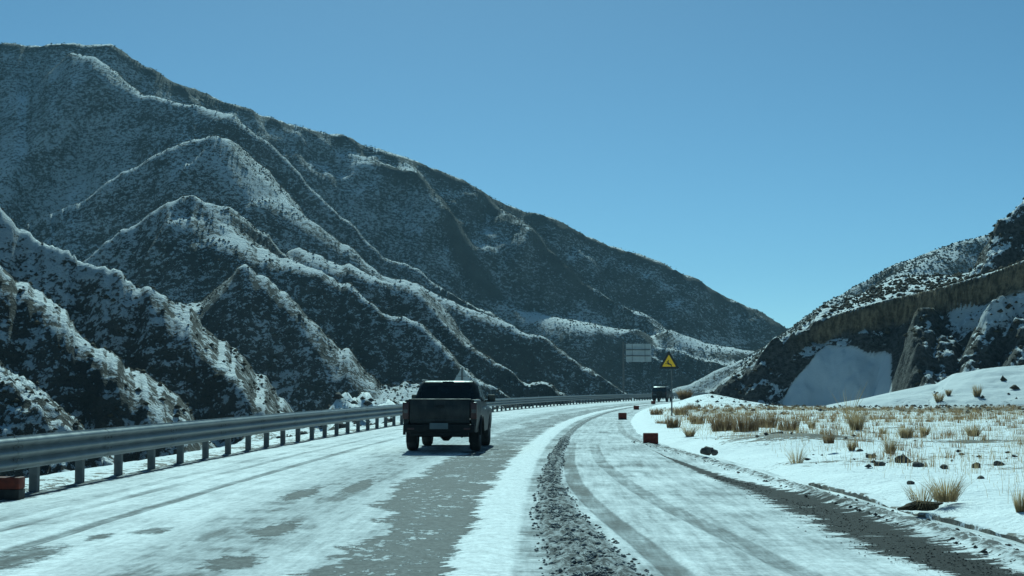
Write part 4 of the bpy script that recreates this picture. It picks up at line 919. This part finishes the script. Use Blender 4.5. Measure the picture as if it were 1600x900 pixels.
V, Fc = blades((0, 0, 0), 120, 0.26, 0.9, 33, 0.003, 0, 0.2, 0.16); V[:, 2] += 0.04; link('grass', np_mesh('grass', V, Fc), M['dry_grass'], SD)
# crumbs of slush in the furrow, gravel along the berm, small stones in the field
r = np.random.default_rng(21); n = 5200
s_ = 10.5 + 34 * r.random(n) ** 1.7
u_ = np.clip(r.normal(0, 0.55, n), -1.15, 1.15)
t_ = np.interp(s_, rs, rub_c[:, 0]) + u_ * np.interp(s_, rs, rub_w[:, 0]); p = road(s_, t_); p[:, 2] = 0.035 * (1 - np.abs(u_) / 1.2)
tag(blob_batch(p, 0.008 + 0.028 * r.random(n) ** 2.4, 41, M['slush'], 'slush_crumbs', 0.7), 'dark crumbs of frozen slush in the ploughed furrow', 'slush', kind='stuff')
n = 2600; s_ = 11 + 30 * r.random(n) ** 1.5; t_ = edge_r(s_) - 0.12 + r.normal(0, 0.10, n); p = road(s_, t_); p[:, 2] = 0.03
tag(blob_batch(p, 0.008 + 0.03 * r.random(n) ** 3, 43, M['dark_stone'], 'berm_gravel', 0.7), 'dark gravel crumbs along the ploughed berm on the right', 'gravel', kind='stuff')
n = 3000; s_ = 11.0 + 14 * r.random(n) ** 1.3; t_ = np.interp(s_, rs, gc[:, 0]) + np.clip(r.normal(0, 0.5, n), -1.2, 1.2) * np.interp(s_, rs, gw[:, 0]); p = road(s_, t_); p[:, 2] = 0.004
tag(blob_batch(p, 0.004 + 0.011 * r.random(n) ** 3, 44, M['dark_stone'], 'gravel', 0.6), 'loose dark gravel on the bare strip of the right lay-by', 'gravel', kind='stuff')
n = 9000; yy = 20 + 84 * r.random(n); xx = 5 + 40 * r.random(n); s_, t_ = st(xx, yy); o_ = t_ - edge_r(s_)
cl = np.exp(-(((xx - on(1345, 712, 0.3)[0]) / 1.9) ** 2 + ((yy - on(1345, 712, 0.3)[1]) / 2.0) ** 2)) + 0.30 * ss(62, 84, yy) * ss(8, 20, xx) + 0.012 + 0.5 * np.exp(-(((xx - on(1235, 690, 0.3)[0]) / 1.8) ** 2 + ((yy - on(1235, 690, 0.3)[1]) / 2.0) ** 2))
k = (r.random(n) < cl) & (o_ > 1.2) & (xx < 0.42 * yy); P3 = np.stack([xx, yy, ground_z(xx, yy) + 0.01], -1)[k]
tag(blob_batch(P3, (0.025 + 0.09 * r.random(len(P3)) ** 2.2) * np.interp(P3[:, 1], [20, 90], [0.7, 1.7]), 45, M['dark_stone'], 'field_stones', 0.6), 'small dark stones and clods strewn across the snowy field', 'stones', kind='stuff')
n = 2600; s_ = 52 + 85 * r.random(n); t_ = -(1.2 + 8 * r.random(n)); p = road(s_, t_); p[:, 2] = ground_z(p[:, 0], p[:, 1]) + 0.02
k = fbm(p[:, 0] / 3, p[:, 1] / 3, 3, 12) > 0.05
tag(blob_batch(p[k], 0.07 + 0.30 * r.random(k.sum()) ** 2.5, 46, M['dark_stone'], 'berm_rubble', 0.7), 'dark rubble on the snow mounds behind the guardrail', 'rubble', kind='stuff')

# ------------------------------------------------------------------ thin cold haze in the valley air
hm = bpy.data.materials.new('haze'); hm.use_nodes = True; ht = hm.node_tree; ht.nodes.remove(ht.nodes['Principled BSDF'])
hv = ht.nodes.new('ShaderNodeVolumePrincipled'); hv.inputs['Color'].default_value = (0.55, 0.80, 1.0, 1); hv.inputs['Density'].default_value = 0.00017; hv.inputs['Anisotropy'].default_value = 0.0
ht.links.new(hv.outputs[0], ht.nodes['Material Output'].inputs['Volume'])
HB = MB().box((0, 0, 86), (4010, 4010, 202)).build('haze', hm); tag(HB, 'thin pale haze filling the valley air', kind='stuff')
